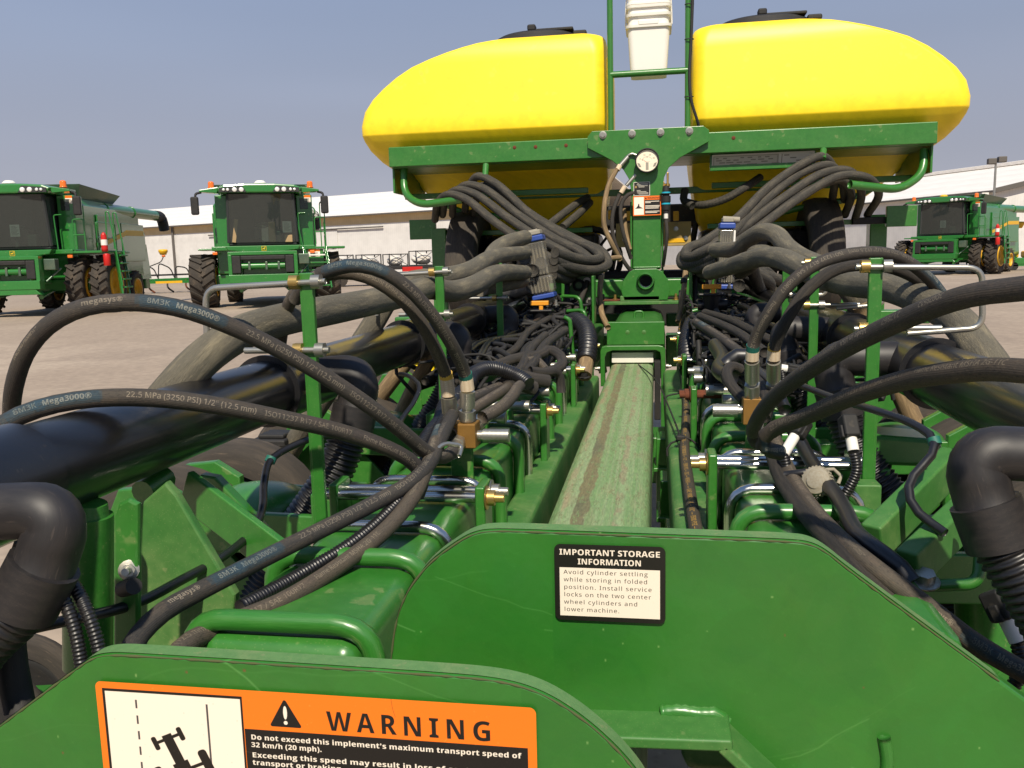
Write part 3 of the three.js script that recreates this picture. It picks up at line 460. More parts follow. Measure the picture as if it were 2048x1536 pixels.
// -- front hitch plates with their safety signs
{
  const D = .60, front = chaikin([[-160, 1570], [0, 1450], [160, 1330], [185, 1314], [215, 1308], [260, 1309], [645, 1333], [900, 1350], [985, 1358], [1050, 1372], [1110, 1398], [1180, 1446], [1250, 1512], [1300, 1580], [1340, 1700], [1380, 2100]].map(p => W(p[0], p[1], D)).map(p => [p.x, p.y]));
  front.push([front[front.length - 1][0], .55], [front[0][0], .55]);
  const pa = group('hitch_plate', pl, null, 0, 'near green steel hitch plate with orange warning sign');
  part('steel_plate', ext(front, .02, .0025, -D), M.plate, pa);
  part('plate_edge', edgeStrip(front.slice(2, 58), -D - .0022, -D - .0178), M.edge, pa);
  part('worn_edge', sweep(front.slice(2, 58).map(q => V(q[0], q[1] - .0012, -D - .0004)), .0009, { rad: 6, step: .006, rf: s => .35 + 1.1 * hash(s * 300 | 0, 3, 5) }), M.chipped, pa);
  const a = W(190, 1357, D - .0025), b = W(1072, 1420, D - .0025), w = b.x - a.x, h = w * .62;
  const tex = canvasTex(1280, 794, (x, cw, ch) => {
    x.fillStyle = '#ec7414'; x.fillRect(0, 0, cw, ch); x.fillStyle = '#141210'; x.fillRect(20, 20, 430, ch); x.fillStyle = '#e8decd'; x.fillRect(28, 28, 416, ch - 60);
    x.strokeStyle = '#4a4444'; x.lineWidth = 6; x.beginPath(); x.moveTo(342, 50); x.lineTo(342, ch); x.stroke(); x.setLineDash([26, 22]); x.beginPath(); x.moveTo(124, 50); x.lineTo(124, ch); x.stroke(); x.setLineDash([]);
    // little tractor and trailer seen from above
    x.save(); x.translate(262, 270); x.rotate(-.42); x.fillStyle = '#17130f'; x.fillRect(-16, -130, 32, 110); x.fillRect(-40, -122, 80, 9); roundRect(x, -52, -138, 16, 42, 7); x.fill(); roundRect(x, 36, -138, 16, 42, 7); x.fill(); x.fillRect(-26, -40, 52, 70); x.fillRect(-80, -18, 160, 10); roundRect(x, -92, -52, 28, 84, 12); x.fill(); roundRect(x, 64, -52, 28, 84, 12); x.fill(); x.fillRect(-7, 20, 14, 60); x.restore();
    x.save(); x.translate(330, 440); x.rotate(.5); x.fillStyle = '#17130f'; x.fillRect(-30, -50, 60, 150); x.fillRect(-80, 20, 160, 12); roundRect(x, -96, -10, 26, 80, 10); x.fill(); x.restore(); x.lineWidth = 7; x.strokeStyle = '#17130f'; x.beginPath(); x.moveTo(330, 330); x.quadraticCurveTo(345, 380, 352, 430); x.stroke();
    x.fillStyle = '#141210'; x.fillRect(452, 116, 804, ch - 146);
    x.beginPath(); x.moveTo(576, 28); x.lineTo(616, 98); x.lineTo(536, 98); x.closePath(); x.lineJoin = 'round'; x.lineWidth = 10; x.strokeStyle = '#141210'; x.stroke(); x.fill(); x.fillStyle = '#e8decd'; x.beginPath(); x.ellipse(576, 60, 6, 20, 0, 0, 7); x.fill(); x.beginPath(); x.arc(576, 90, 6, 0, 7); x.fill();
    x.fillStyle = '#141210'; x.font = 'bold 78px sans-serif'; let k = 696; for (const l of 'WARNING') { x.fillText(l, k, 104); k += x.measureText(l).width + 14; }
    x.fillStyle = '#e8decd'; x.font = 'bold 22px sans-serif'; [['Do not exceed this implement\'s maximum transport speed of', 770, 147], ['32 km/h (20 mph).', 210, 170], ['Exceeding this speed may result in loss of control during', 760, 201], ['transport or braking.', 270, 224]].forEach(([s, q, y]) => text(x, s, 468, y, q));
    for (let i = 0; i < 1500; i++) { x.fillStyle = rnd() < .5 ? `rgba(120,90,60,${rnd() * .12})` : `rgba(255,240,220,${rnd() * .1})`; const q = rnd() * 5; x.fillRect(rnd() * cw, rnd() * ch, q, q); } for (let i = 0; i < 8; i++) { x.strokeStyle = `rgba(250,235,210,${.1 + rnd() * .2})`; x.lineWidth = 1; x.beginPath(); const a0 = rnd() * cw, b0 = rnd() * ch; x.moveTo(a0, b0); x.lineTo(a0 + rnd() * 200 - 60, b0 + rnd() * 60 - 30); x.stroke(); }
    x.strokeStyle = 'rgba(60,40,20,.5)'; x.lineWidth = 1.5; x.beginPath(); x.moveTo(884, 0); x.quadraticCurveTo(886, 30, 894, 52); x.stroke();
  });
  const [g, m] = sheet(w, h, .005, tex); part('warning_sign', g.translate((a.x + b.x) / 2, (a.y + b.y) / 2 - h / 2, -D + .003), m, pa, 'orange, white and black warning sign with a tractor symbol');
  // second plate
  const E2 = .80, o2 = chaikin([[775, 1430], [780, 1330], [790, 1245], [809, 1191], [832, 1155], [865, 1118], [915, 1082], [945, 1066], [980, 1059], [1080, 1062], [1400, 1074], [1590, 1081], [1625, 1087], [1655, 1103], [1705, 1144], [2048, 1396], [2300, 1580]].map(p => W(p[0], p[1], E2)).map(p => [p.x, p.y]));
  o2.push([o2[o2.length - 1][0], .42], [o2[0][0], .42]);
  const hole = [[1130, 1440], [1436, 1449], [1560, 1560], [1700, 1690], [1690, 1800], [1130, 1800]].map(p => W(p[0], p[1], E2)).map(p => [p.x, p.y]);
  const pb = group('hitch_plate', pl, null, 0, 'far green steel hitch plate with black and white storage sign');
  part('steel_plate', ext(o2, .024, .003, -E2, [hole]), M.plate, pb);
  part('plate_edge', edgeStrip(o2.slice(2, 62), -E2 - .0026, -E2 - .0214), M.edge, pb);
  part('worn_edge', sweep(o2.slice(2, 62).map(q => V(q[0], q[1] - .0014, -E2 - .0004)), .001, { rad: 6, step: .007, rf: s => .35 + 1.1 * hash(s * 250 | 0, 7, 5) }), M.chipped, pb);
  part('opening_flange', [bar(V(hole[0][0], hole[0][1] + .006, -E2 + .022), V(hole[1][0] + .01, hole[1][1] + .006, -E2 + .022), .052, .012, .003), bar(V(hole[1][0], hole[1][1] + .004, -E2 + .022), V(hole[3][0], hole[3][1], -E2 + .022), .052, .012, .003)], M.greenDust, pb);
  const w0 = W(1322, 1424, E2 - .001), w1 = W(1432, 1428, E2 - .001); part('weld_bead', sweep([w0, w0.clone().lerp(w1, .3).add(V(0, .002, 0)), w0.clone().lerp(w1, .7), w1, W(1452, 1446, E2 - .001)], .0065, { step: .004, rf: s => 1 + .12 * Math.sin(s * 900) }), M.green, pb);
  const w2 = W(1768, 1474, E2 - .001), w3 = W(1772, 1560, E2 - .001); part('weld_bead', sweep([w2, w2.clone().lerp(w3, .5).add(V(.002, 0, 0)), w3], .006, { step: .004, rf: s => 1 + .15 * Math.sin(s * 800) }), M.green, pb);
  const c0 = W(1108, 1081, E2 - .003), c1 = W(1331, 1254, E2 - .003), w4 = c1.x - c0.x, h4 = c0.y - c1.y - .006;
  const t4 = canvasTex(900, 702, (x, cw, ch) => {
    x.fillStyle = '#16160f'; x.fillRect(0, 0, cw, ch); x.fillStyle = '#e6dbc8'; x.fillRect(42, 214, 814, 446);
    x.fillStyle = '#e6dbc8'; x.font = 'bold 74px sans-serif'; text(x, 'IMPORTANT STORAGE', 40, 98, 820); text(x, 'INFORMATION', 190, 182, 520);
    x.fillStyle = '#24221c'; x.font = '52px sans-serif'; x.letterSpacing = '4px'; [['Avoid cylinder settling', 690], ['while storing in folded', 688], ['position. Install service', 722], ['locks on the two center', 716], ['wheel cylinders and', 608], ['lower machine.', 462]].forEach(([s, q], i) => text(x, s, 74, 274 + i * 69, q)); for (let i = 0; i < 900; i++) { x.fillStyle = rnd() < .5 ? `rgba(110,90,60,${rnd() * .14})` : `rgba(240,230,210,${rnd() * .12})`; const q = rnd() * 4; x.fillRect(rnd() * cw, rnd() * ch, q, q); }
  });
  const [g4, m4] = sheet(w4, h4, .006, t4); part('storage_sign', g4.translate((c0.x + c1.x) / 2, (c0.y + c1.y) / 2, -E2 + .0035), m4, pb, 'black and white sign about storing in folded position');
}
// -- tongue: worn telescoping tube, outer sleeve, collar and side rails
{
  const wornTex = dataTex(256, 1024, (u, v) => {
    const st = fbm(u, v, 46, 2, 3, 201), s2 = fbm(u, v, 14, 3, 4, 203), fine = fbm(u, v, 90, 200, 2, 205), pat = fbm(u, v, 12, 30, 4, 215);
    let q = mixc([108, 138, 90], [128, 150, 108], sm(.3, .7, s2)); q = mixc(q, [140, 146, 116], .4 * sm(.45, .75, st)); q = mixc(q, [138, 130, 102], .3 * sm(.55, .72, pat));
    const e0 = .22 + .05 * fbm(.5, v, 2, 60, 4, 207), e1 = .34 + .08 * fbm(.2, v, 2, 70, 5, 209), br = sm(e0 - .01, e0 + .01, u) * (1 - sm(e1 - .01, e1 + .01, u)), chip = sm(.6, .66, fbm(u, v, 24, 120, 4, 213));
    q = mixc(q, mixc([112, 100, 74], [92, 88, 70], sm(.4, .6, fbm(u, v, 2, 9, 3, 217))), .78 * br * (1 - .7 * chip));
    const d2 = sm(.04, .1, u) * (1 - sm(.14, .2, u)); q = mixc(q, [146, 128, 102], .6 * d2 * sm(.35, .6, pat));
    const d3 = sm(.62, .66, u) * (1 - sm(.7, .74, u)); q = mixc(q, [138, 124, 100], .6 * d3 * sm(.4, .6, fbm(u, v, 10, 60, 4, 219))); if (chip > .5 && hash(u * 256 | 0, v * 1024 | 0, 4) > .7) q = mixc(q, [96, 70, 48], .5);
    const k = .88 + .24 * fine; return [q[0] * k, q[1] * k, q[2] * k];
  });
  const g = box(-.112, .088, .75, .95, -6.2, -.98, .024), p = g.attributes.position, uv = g.attributes.uv; for (let i = 0; i < p.count; i++) uv.setXY(i, (p.getX(i) + .112) / .2, (-.98 - p.getZ(i)) / 3.2);
  const to = group('tongue', pl); part('inner_tube', g, mat({ map: wornTex, roughness: .66, bumpMap: tx(grainB, 3), bumpScale: .0005 }), to, 'dusty green inner tube worn into brown streaks along its top');
  part('outer_sleeve', box(-.118, .142, .86, 1.135, -5.3, -4.06, .05), M.green, to);
  part('lifting_eye', pipe([V(-.01, 1.13, -4.5), V(-.01, 1.165, -4.5), V(.035, 1.165, -4.5), V(.035, 1.13, -4.5)], .006, .02, 8), M.green, to);
  part('wear_pad', box(-.105, .088, .955, 1.005, -4.1, -4.035, .004), M.white, to);
  part('collar', [pipe([V(-.143, .86, -4.03), V(-.143, 1.03, -4.03), V(.133, 1.03, -4.03), V(.133, .66, -4.03)], .001, .03, 4), ext([[-.155, .85], [-.135, .85], [-.135, .985], [-.125, 1.008], [-.1, 1.018], [.1, 1.018], [.118, 1.008], [.122, .985], [.122, .66], [.142, .66], [.142, 1.02], [.13, 1.036], [.11, 1.04], [-.125, 1.04], [-.148, 1.034], [-.155, 1.015]], .05, .003, -4.0), box(-.125, .138, 1.042, 1.148, -4.06, -4.012, .003)], M.green, to);
  for (const x of [-.03, .045]) part('collar_rivet', orient(lathe([[0, .003], [.008, .002], [.011, 0]], 14), V(x, 1.1, -4.0125), V(0, 0, 1)), M.greenDust, to);
  for (const y of [.94, .76]) part('collar_bolt', boltGeo(V(.143, y, -4.03), V(1, 0, 0), .012), M.zinc, to); part('collar_bolt', boltGeo(V(-.156, .93, -4.03), V(-1, 0, 0), .012), M.zinc, to);
  part('wear_pad', box(.092, .12, .7, .97, -4.2, -3.96, .003), M.blackMatte, to);
  part('side_rail', box(-.196, -.132, .83, .965, -3.55, -.98, .012), M.greenDust, pl); part('side_rail', box(.13, .214, .83, .962, -3.75, -.98, .018), M.greenDust, pl);
  part('cross_member', box(-.36, .42, .6, .78, -3.4, -3.2, .01), M.green, pl); part('cross_member', box(-.36, .42, .55, .73, -2.0, -1.85, .01), M.green, pl);
  for (const [x, z] of [[.16, 2.35], [.15, 2.9], [.17, 1.9]]) part('bracket', [box(x - .05, x, .6, .85, -z - .06, -z + .06), box(x - .06, x + .04, .74, .755, -z - .08, -z + .08)], M.green, pl);
  // sleeve mounting and cross box under the post
  part('mount_flange', [box(-.19, .235, 1.175, 1.195, -5.2, -4.93, .004), box(-.1, .12, 1.195, 1.225, -5.1, -4.93, .004)], M.greenDust, to);
  part('cross_box', box(-.42, -.02, 1.21, 1.315, -5.22, -5.08, .012), M.green, pl); part('cross_box', box(.1, .55, 1.21, 1.315, -5.22, -5.08, .012), M.green, pl);
  for (const x of [-.13, .21]) part('flange_bolt', boltGeo(V(x, 1.196, -4.98), V(0, 1, 0), .014, .02), M.gold, to);
  part('flange_shim', [box(-.2, -.08, 1.196, 1.204, -5.05, -4.95, .002)], M.rust, to);
}
// -- gauge post and tank frame
{
  const po = group('gauge_post', pl), x0 = XR - .09, x1 = XR + .068, zf = -4.98;
  part('post', box(x0, x1, 1.37, 2.0, zf - .15, zf, .008), M.green, po);
  part('side_gusset', [box(x0 - .014, x0 - .002, 1.3, 1.75, zf - .13, zf - .03), box(x1 + .002, x1 + .014, 1.3, 1.75, zf - .13, zf - .03)], M.green, po);
  const Y = y => y, T = [[-.325, 2.075], [-.325, 2.135], [-.3, 2.163], [.305, 2.163], [.335, 2.14], [.335, 2.08], [.18, 2.0], [.12, 1.95], [.095, 1.9], [.085, 1.83], [.085, 1.75], [-.085, 1.75], [-.085, 1.83], [-.1, 1.9], [-.13, 1.95], [-.19, 2.0]].map(p => [p[0] + XR - .01, p[1] - .025]);
  part('head_plate', ext(T, .014, .002, zf + .018), M.green, po);
  for (const x of [-.24, -.08, .075, .23]) part('plate_bolt', boltGeo(V(XR - .01 + x, 2.115, zf + .018), V(0, 0, 1), .014, 0), M.zinc, po);
  const gc = V(.052, 1.962, zf + .018), ga = group('pressure_gauge', po);
  part('gauge_body', orient(lathe([[0, 0], [.058, 0], [.062, .005], [.062, .042], [.066, .044], [.066, .056], [.06, .058], [.058, .05]], 36), gc, V(0, 0, 1)), M.blackMatte, ga);
  const dt = canvasTex(256, 256, (x) => {
    x.fillStyle = '#efe4cc'; x.fillRect(0, 0, 256, 256); x.strokeStyle = '#3a342c'; x.fillStyle = '#3a342c'; x.font = '26px sans-serif'; x.textAlign = 'center';
    [['0', -62], ['10', -21], ['20', 21], ['30', 58]].forEach(([s, a]) => { const q = (a - 90) * Math.PI / 180; x.fillText(s, 128 + Math.cos(q) * 94, 150 + Math.sin(q) * 94 + 9); });
    for (let a = -62; a <= 62; a += 6.2) { const q = (a - 90) * Math.PI / 180, b = Math.abs(a % 20) < 3 ? 54 : 62; x.lineWidth = b < 60 ? 5 : 1.5; x.beginPath(); x.moveTo(128 + Math.cos(q) * b, 150 + Math.sin(q) * b); x.lineTo(128 + Math.cos(q) * 74, 150 + Math.sin(q) * 74); x.stroke(); }
    x.strokeStyle = '#b03020'; x.lineWidth = 3; x.beginPath(); x.moveTo(128, 150); x.lineTo(74, 112); x.stroke(); x.fillStyle = '#9a9488'; x.fillRect(112, 150, 34, 40); x.fillRect(112, 190, 34, 50); x.fillStyle = '#e8dcc6'; x.fillRect(36, 160, 60, 44); x.fillRect(160, 160, 60, 44); x.fillStyle = '#8c877c'; x.beginPath(); x.moveTo(10, 150); x.lineTo(40, 160); x.lineTo(60, 205); x.lineTo(30, 200); x.fill(); x.beginPath(); x.moveTo(246, 150); x.lineTo(216, 160); x.lineTo(196, 205); x.lineTo(226, 200); x.fill();
    x.font = '9px sans-serif'; x.fillStyle = '#6a6456'; x.fillText('INCHES OF WATER', 128, 146);
  });
  const dg = new THREE.CircleGeometry(.058, 32); part('gauge_dial', dg.translate(gc.x, gc.y, gc.z + .047), mat({ map: dt, roughness: .35 }), ga);
  const bt = canvasTex(256, 220, (x) => { x.fillStyle = '#d8d4ca'; x.fillRect(0, 0, 256, 220); x.fillStyle = '#1c1a18'; x.fillRect(8, 8, 240, 204); x.fillStyle = '#c8c2b4'; for (const [a, b, c] of [[60, 22, 176], [50, 40, 180], [70, 58, 150], [80, 76, 90], [50, 130, 60], [50, 150, 150], [60, 170, 170], [80, 188, 150]]) x.fillRect(a, b, c, 8); x.fillStyle = '#a08050'; x.beginPath(); x.arc(36, 78, 18, 0, 7); x.fill(); });
  const [b1, b2] = sheet(.09, .075, .003, bt); part('instruction_decal', b1.translate(XR - .038, 1.815, zf + .0195), b2, po);
  const wt = canvasTex(400, 288, (x) => {
    x.fillStyle = '#ea701a'; x.fillRect(0, 0, 400, 288); x.fillStyle = '#f2e6d6'; x.fillRect(14, 14, 140, 260); x.fillStyle = '#1a1612'; x.fillRect(164, 58, 222, 216); x.font = 'bold 36px sans-serif'; text(x, 'WARNING', 206, 44, 176); x.beginPath(); x.moveTo(182, 18); x.lineTo(198, 46); x.lineTo(166, 46); x.fill();
    x.fillRect(30, 176, 110, 7); x.beginPath(); x.moveTo(40, 176); x.lineTo(70, 140); x.lineTo(76, 112); x.lineTo(88, 112); x.lineTo(92, 150); x.lineTo(132, 172); x.fill(); x.fillStyle = '#e6dac8'; for (const [b, c] of [[76, 200], [94, 80], [140, 205], [158, 200], [176, 190], [222, 205], [240, 170]]) x.fillRect(174, b, c, 10);
  });
  const [c1, c2] = sheet(.154, .107, .003, wt); part('warning_decal', c1.translate(XR - .009, 1.722, zf + .0195), c2, po, 'orange warning decal on the gauge post');
  part('post_weld', sweep([V(x0 + .01, 1.665, zf + .004), V(XR, 1.667, zf + .006), V(x1 - .01, 1.665, zf + .004)], .006, { step: .004, rf: s => 1 + .25 * Math.sin(s * 700) }), M.green, po);
  part('post_weld', sweep([V(x0 + .004, 1.382, zf + .004), V(x1 - .004, 1.382, zf + .004)], .006, { step: .004, rf: s => 1 + .25 * Math.sin(s * 700) }), M.green, po);
  part('base_lug', ext([[-.13, 1.2], [.11, 1.2], [.125, 1.25], [.115, 1.31], [.08, 1.36], [.05, 1.375], [-.07, 1.375], [-.1, 1.36], [-.135, 1.31], [-.145, 1.25]].map(p => [p[0] + XR - .008, p[1]]), .04, .003, zf + .05, [Array.from({ length: 24 }, (_, i) => [.042 + .034 * Math.cos(i / 24 * 6.2832), 1.305 - .034 * Math.sin(i / 24 * 6.2832)])]), M.green, po);
  part('pivot_tube', orient(lathe([[.034, -.16], [.05, -.16], [.05, .02], [.034, .02], [.034, -.16]], 28), V(.042, 1.305, zf + .05), V(0, 0, 1)), M.green, po); 
  // tank beam: channel with top flange
  const be = group('tank_beam', pl), bl = -1.437, br = 1.562;
  part('channel', [box(bl, br, 1.995, 2.108, -5.05, -4.995, .006), box(bl, br, 1.992, 2.004, -5.6, -5.048, .003), box(bl + .002, bl + .014, 1.85, 2.1, -5.75, -5.05, .003), box(br - .014, br - .002, 1.85, 2.1, -5.75, -5.05, .003), box(bl + .3, br - .3, 1.83, 1.87, -5.72, -5.68)], M.green, be);
  for (const [px, py] of [[1029, 295], [1071, 294], [1132, 291], [1467, 276]]) part('rivet', orient(lathe([[0, .004], [.008, .003], [.011, 0]], 12), W(px, py, 4.995), V(0, 0, 1)), M.rust, be);
  const pt = canvasTex(512, 80, (x) => { x.fillStyle = '#b9b6ac'; x.fillRect(0, 0, 512, 80); x.fillStyle = '#8e8b80'; x.fillRect(6, 8, 330, 64); x.fillStyle = '#a9a699'; x.fillRect(12, 14, 316, 52); x.fillStyle = '#77746a'; for (let i = 0; i < 22; i++) x.fillRect(20 + (i * 53) % 300, 18 + (i % 4) * 12, 14 + (i * 7) % 26, 6); x.fillRect(350, 10, 4, 60); for (let i = 0; i < 12; i++) x.fillRect(362 + (i * 31) % 120, 14 + (i % 4) * 15, 18 + (i * 5) % 20, 6); });
  { const a = W(1425, 312, 5.0), b = W(1632, 302, 5.0); const [g, m] = sheet(b.x - a.x, .085, .003, pt, .7); g.rotateX(.45); part('parts_decal', g.translate((a.x + b.x) / 2, 1.951, -5.052), m, be); part('decal_backing', box(a.x - .01, b.x + .01, 1.905, 1.992, -5.09, -5.06).rotateX(0), M.green, be); }
  part('marker_plate', box(1.575, 1.66, 1.85, 2.02, -5.75, -5.73, .01), M.green, be); part('reflector', box(1.6, 1.65, 1.86, 2.01, -5.728, -5.722, .002), M.yellowPaint, be);
  // hose hooks
  part('hose_hook', pipe([W(808, 330, 5.1), W(808, 388, 5.05), W(840, 410, 4.98), W(925, 399, 4.9)], .022, .1, 12), M.green, be); part('hose_hook', pipe([W(1848, 300, 5.1), W(1846, 348, 5.05), W(1800, 380, 4.98), W(1700, 369, 4.85)], .022, .11, 12), M.green, be);
  part('hook_stub', rod(W(972, 330, 4.95), W(970, 356, 4.9), .018), M.green, be); part('hook_stub', rod(W(1647, 300, 4.95), W(1645, 318, 4.9), .018), M.green, be);
  // ladder between the tanks
  const la = group('ladder', pl);
  for (const x of [-.148, .272]) part('stile', rod(V(x, 2.0, -5.0), V(x, 3.4, -5.0), .0165, .0165, 14), M.green, la);
  for (const y of [2.44, 3.02]) part('rung', rod(V(-.148, y, -5.0), V(.272, y, -5.0), .0175, .0175, 14), M.green, la);
  part('ladder_cable', sweep([V(.28, 3.3, -4.978), V(.295, 2.9, -4.978), V(.288, 2.6, -4.978), V(.28, 2.4, -4.978), V(.29, 2.28, -4.98), V(.33, 2.15, -5.0), V(.345, 2.09, -5.06)], .008), M.blackMatte, la);
  for (const y of [2.78, 2.6, 2.3]) part('cable_tie', orient(g0(new THREE.TorusGeometry(.023, .003, 6, 18).rotateX(Math.PI / 2)), V(.278, y, -4.995), V(0, 1, .1)), M.blackMatte, la);
  // lower tank bars
  for (const s of [-1, 1]) { part('tank_bar', [box(XR + s * .95 - .58, XR + s * .95 + .58, 1.835, 1.87, -5.45, -5.41), box(XR + s * .8 - .45, XR + s * .8 + .45, 1.6, 1.63, -5.5, -5.46)], M.green, pl); part('tank_bar', pipe([V(XR + s * 1.32, 1.82, -5.4), V(XR + s * 1.15, 1.74, -5.42), V(XR + s * .95, 1.72, -5.45), V(XR + s * .5, 1.62, -5.48)], .018, .08), M.green, pl); }
}
// -- yellow seed tanks
{
  const lv = [[1.58, .36, 1.05], [1.6, .33, 1.1], [1.66, .3, 1.18], [1.8, .28, 1.36], [1.95, .26, 1.53], [2.06, .25, 1.64], [2.12, .246, 1.682], [2.17, .244, 1.704], [2.193, .2435, 1.709], [2.204, .243, 1.711], [2.255, .242, 1.712], [2.295, .242, 1.702], [2.34, .242, 1.69], [2.41, .242, 1.64], [2.47, .242, 1.575], [2.53, .242, 1.496], [2.585, .242, 1.4], [2.625, .242, 1.298], [2.66, .243, 1.2], [2.685, .247, 1.115], [2.702, .256, 1.045], [2.712, .268, .98], [2.719, .29, .92]];
  const nz = 44;
  for (const s of [-1, 1]) {
    const pos = [], idx = [];
    lv.forEach(([y, xi, xo], k) => {
      const top = k > lv.length - 6 ? (k - lv.length + 6) * .009 : 0;
      let zf = -5.115 - Math.max(0, 2.2 - y) * .75 - Math.max(0, y - 2.28) * .1 - top - Math.min(.3, Math.max(0, 2.08 - y) * 2.4), zb = -6.35 + top + Math.max(0, 2.1 - y) * .5;
      const sft = Math.max(0, 1 - Math.abs(y - 2.235) / .04) * .004; zf += sft;
      const c = V((xi + xo) / 2, 0, (zf + zb) / 2), hx = (xo - xi) / 2, hz = (zf - zb) / 2, r = Math.min(.075 + (y > 2.6 ? (y - 2.6) * .3 : 0), hx, hz);
      for (let j = 0; j < nz; j++) {
        const q = Math.floor(j / (nz / 4)), a = (q + (j % (nz / 4)) / (nz / 4 - 1)) * Math.PI / 2, sx = q === 0 || q === 3 ? 1 : -1, sz = q < 2 ? 1 : -1;
        pos.push(XR + s * (c.x + sx * (hx - r) + Math.cos(a) * r), y, c.z + sz * (hz - r) + Math.sin(a) * r);
      }
    });
    for (let k = 0; k < lv.length - 1; k++) for (let j = 0; j < nz; j++) { const a = k * nz + j, b = k * nz + (j + 1) % nz, c = a + nz, d = b + nz; s > 0 ? idx.push(a, c, b, b, c, d) : idx.push(a, b, c, b, d, c); }
    for (const k of [0, lv.length - 1]) { const [y, xi, xo] = lv[k], c = pos.length / 3; pos.push(XR + s * (xi + xo) / 2, y, -5.75); for (let j = 0; j < nz; j++) { const a = k * nz + j, b = k * nz + (j + 1) % nz; (k > 0) === (s > 0) ? idx.push(c, b, a) : idx.push(c, a, b); } }
    let g = new THREE.BufferGeometry(); g.setAttribute('position', new THREE.Float32BufferAttribute(pos, 3)); g.setIndex(idx); g.setAttribute('uv', new THREE.Float32BufferAttribute(new Float32Array(pos.length / 3 * 2), 2)); g.computeVertexNormals();
    const uv = g.attributes.uv, p = g.attributes.position; for (let i = 0; i < p.count; i++) uv.setXY(i, p.getX(i) + p.getZ(i) * .7, p.getY(i));
    const t = group('seed_tank', pl); part('tank_body', g, M.yellow, t);
    for (let i = 0; i < 3; i++) part('side_rib', box(XR + s * .236 - .012, XR + s * .236 + .012, 2.12, 2.6 - i * .05, -5.36 - i * .14, -5.30 - i * .14, .01), M.yellow, t);
    const lid = group('lid', t), lx = XR + s * .66;
    part('lid_cover', [lathe([[0, .1], [.2, .098], [.25, .09], [.275, .07], [.28, .03], [.30, .02], [.30, 0], [0, 0]], 36).scale(1, .68, .9).translate(lx, 2.713, -5.5)], M.blackMatte, t); t.remove(lid);
    part('lid_handle', [box(lx - .05, lx + .0, 2.778, 2.815, -5.36, -5.3, .01), box(lx - .02, lx + .22, 2.775, 2.792, -5.42, -5.32, .006)], M.blackMatte, t); part('lid_latch', box(lx + .22, lx + .3, 2.735, 2.765, -5.4, -5.3, .01), M.blackMatte, t);
  }
}
// -- bucket hanging from the ladder by its bail: a thing of its own
{
  const b = thing('bucket', 'white square plastic bucket hanging on the ladder between the yellow tanks', 'bucket', V(.06, 2.452, -5.16));
  const ring = (y0, y1, w0, w1, d0, d1, r) => { const l = []; const n = 40, pos = [], idx = []; [[y0, w0, d0], [y1, w1, d1]].forEach(([y, w, d]) => { for (let j = 0; j < n; j++) { const q = Math.floor(j / 10), a = (q + (j % 10) / 9) * Math.PI / 2, sx = q === 0 || q === 3 ? 1 : -1, sz = q < 2 ? 1 : -1; pos.push(sx * (w / 2 - r) + Math.cos(a) * r, y, sz * (d / 2 - r) + Math.sin(a) * r); } }); for (let j = 0; j < n; j++) { const k = (j + 1) % n; idx.push(j, n + j, k, k, n + j, n + k); } for (const e of [0, 1]) { const c = pos.length / 3; pos.push(0, e ? y1 : y0, 0); for (let j = 0; j < n; j++) { const k = (j + 1) % n; e ? idx.push(c, n + k, n + j) : idx.push(c, j, k); } } const g = new THREE.BufferGeometry(); g.setAttribute('position', new THREE.Float32BufferAttribute(pos, 3)); g.setIndex(idx); const f = g.toNonIndexed(); f.computeVertexNormals(); return uvBox(f); };
  part('pail', [ring(0, .24, .2, .232, .19, .215, .03), ring(.24, .43, .222, .228, .205, .21, .03)], M.bucket, b);
  for (const [y, w] of [[.24, .252], [.30, .248], [.345, .246]]) part('rim', ring(y, y + .014, w, w + .004, w - .015, w - .012, .035), M.bucket, b);
  part('lid', [ring(.365, .375, .242, .24, .22, .22, .035), ring(.43, .438, .236, .232, .215, .212, .035)], M.bucket, b); part('grip', box(-.055, .055, .25, .278, .105, .122, .006), M.bucket, b);
  part('bail', pipe([V(-.128, .27, .02), V(-.125, .40, .03), V(-.09, .545, .1), V(0, .59, .16), V(.09, .545, .1), V(.125, .40, .03), V(.128, .27, .02)], .004, .08, 8), M.bucket, b);
}

function hoseMat(words, off = 0, col = '#35312d', ink = [190, 176, 152, .62]) {
  const t = canvasTex(2048, 256, (x, w, h) => {
    x.fillStyle = col; x.fillRect(0, 0, w, h);
    for (let i = 0; i < 60; i++) { x.fillStyle = `rgba(126,106,82,${.03 + rnd() * .09})`; x.fillRect(rnd() * w, rnd() * h, 40 + rnd() * 200, 10 + rnd() * 50); }
    for (const [s, a, sz, wt, blue, wd] of words) if (blue) { x.fillStyle = 'rgba(28,58,76,.4)'; x.fillRect(a - 20, 96, wd + 40, 66); x.fillRect(a - 34, 106, wd + 60, 44); }
    for (const [s, a, sz, wt, blue, wd] of words) {
      x.fillStyle = `rgba(${ink[0]},${ink[1]},${ink[2]},${ink[3] * (.55 + rnd() * .4)})`; x.font = `${wt} ${sz}px sans-serif`; text(x, s, a, 128 + sz * .36, wd);
    }
    // dirt over the print, worn gaps and fine weave
    for (let i = 0; i < 16000; i++) { const a = rnd(); x.fillStyle = a < .45 ? `rgba(112,94,74,${.05 + rnd() * .16})` : `rgba(22,20,19,${.08 + rnd() * .22})`; const s = 1 + rnd() * 4; x.fillRect(rnd() * w, rnd() * h, s * (1 + rnd()), s); }
  });
  t.wrapS = t.wrapT = THREE.RepeatWrapping; t.repeat.set(1 / .8, 1); t.offset.x = off;
  return mat({ map: t, roughness: .78, bumpMap: weaveB, bumpScale: .0006 });
}
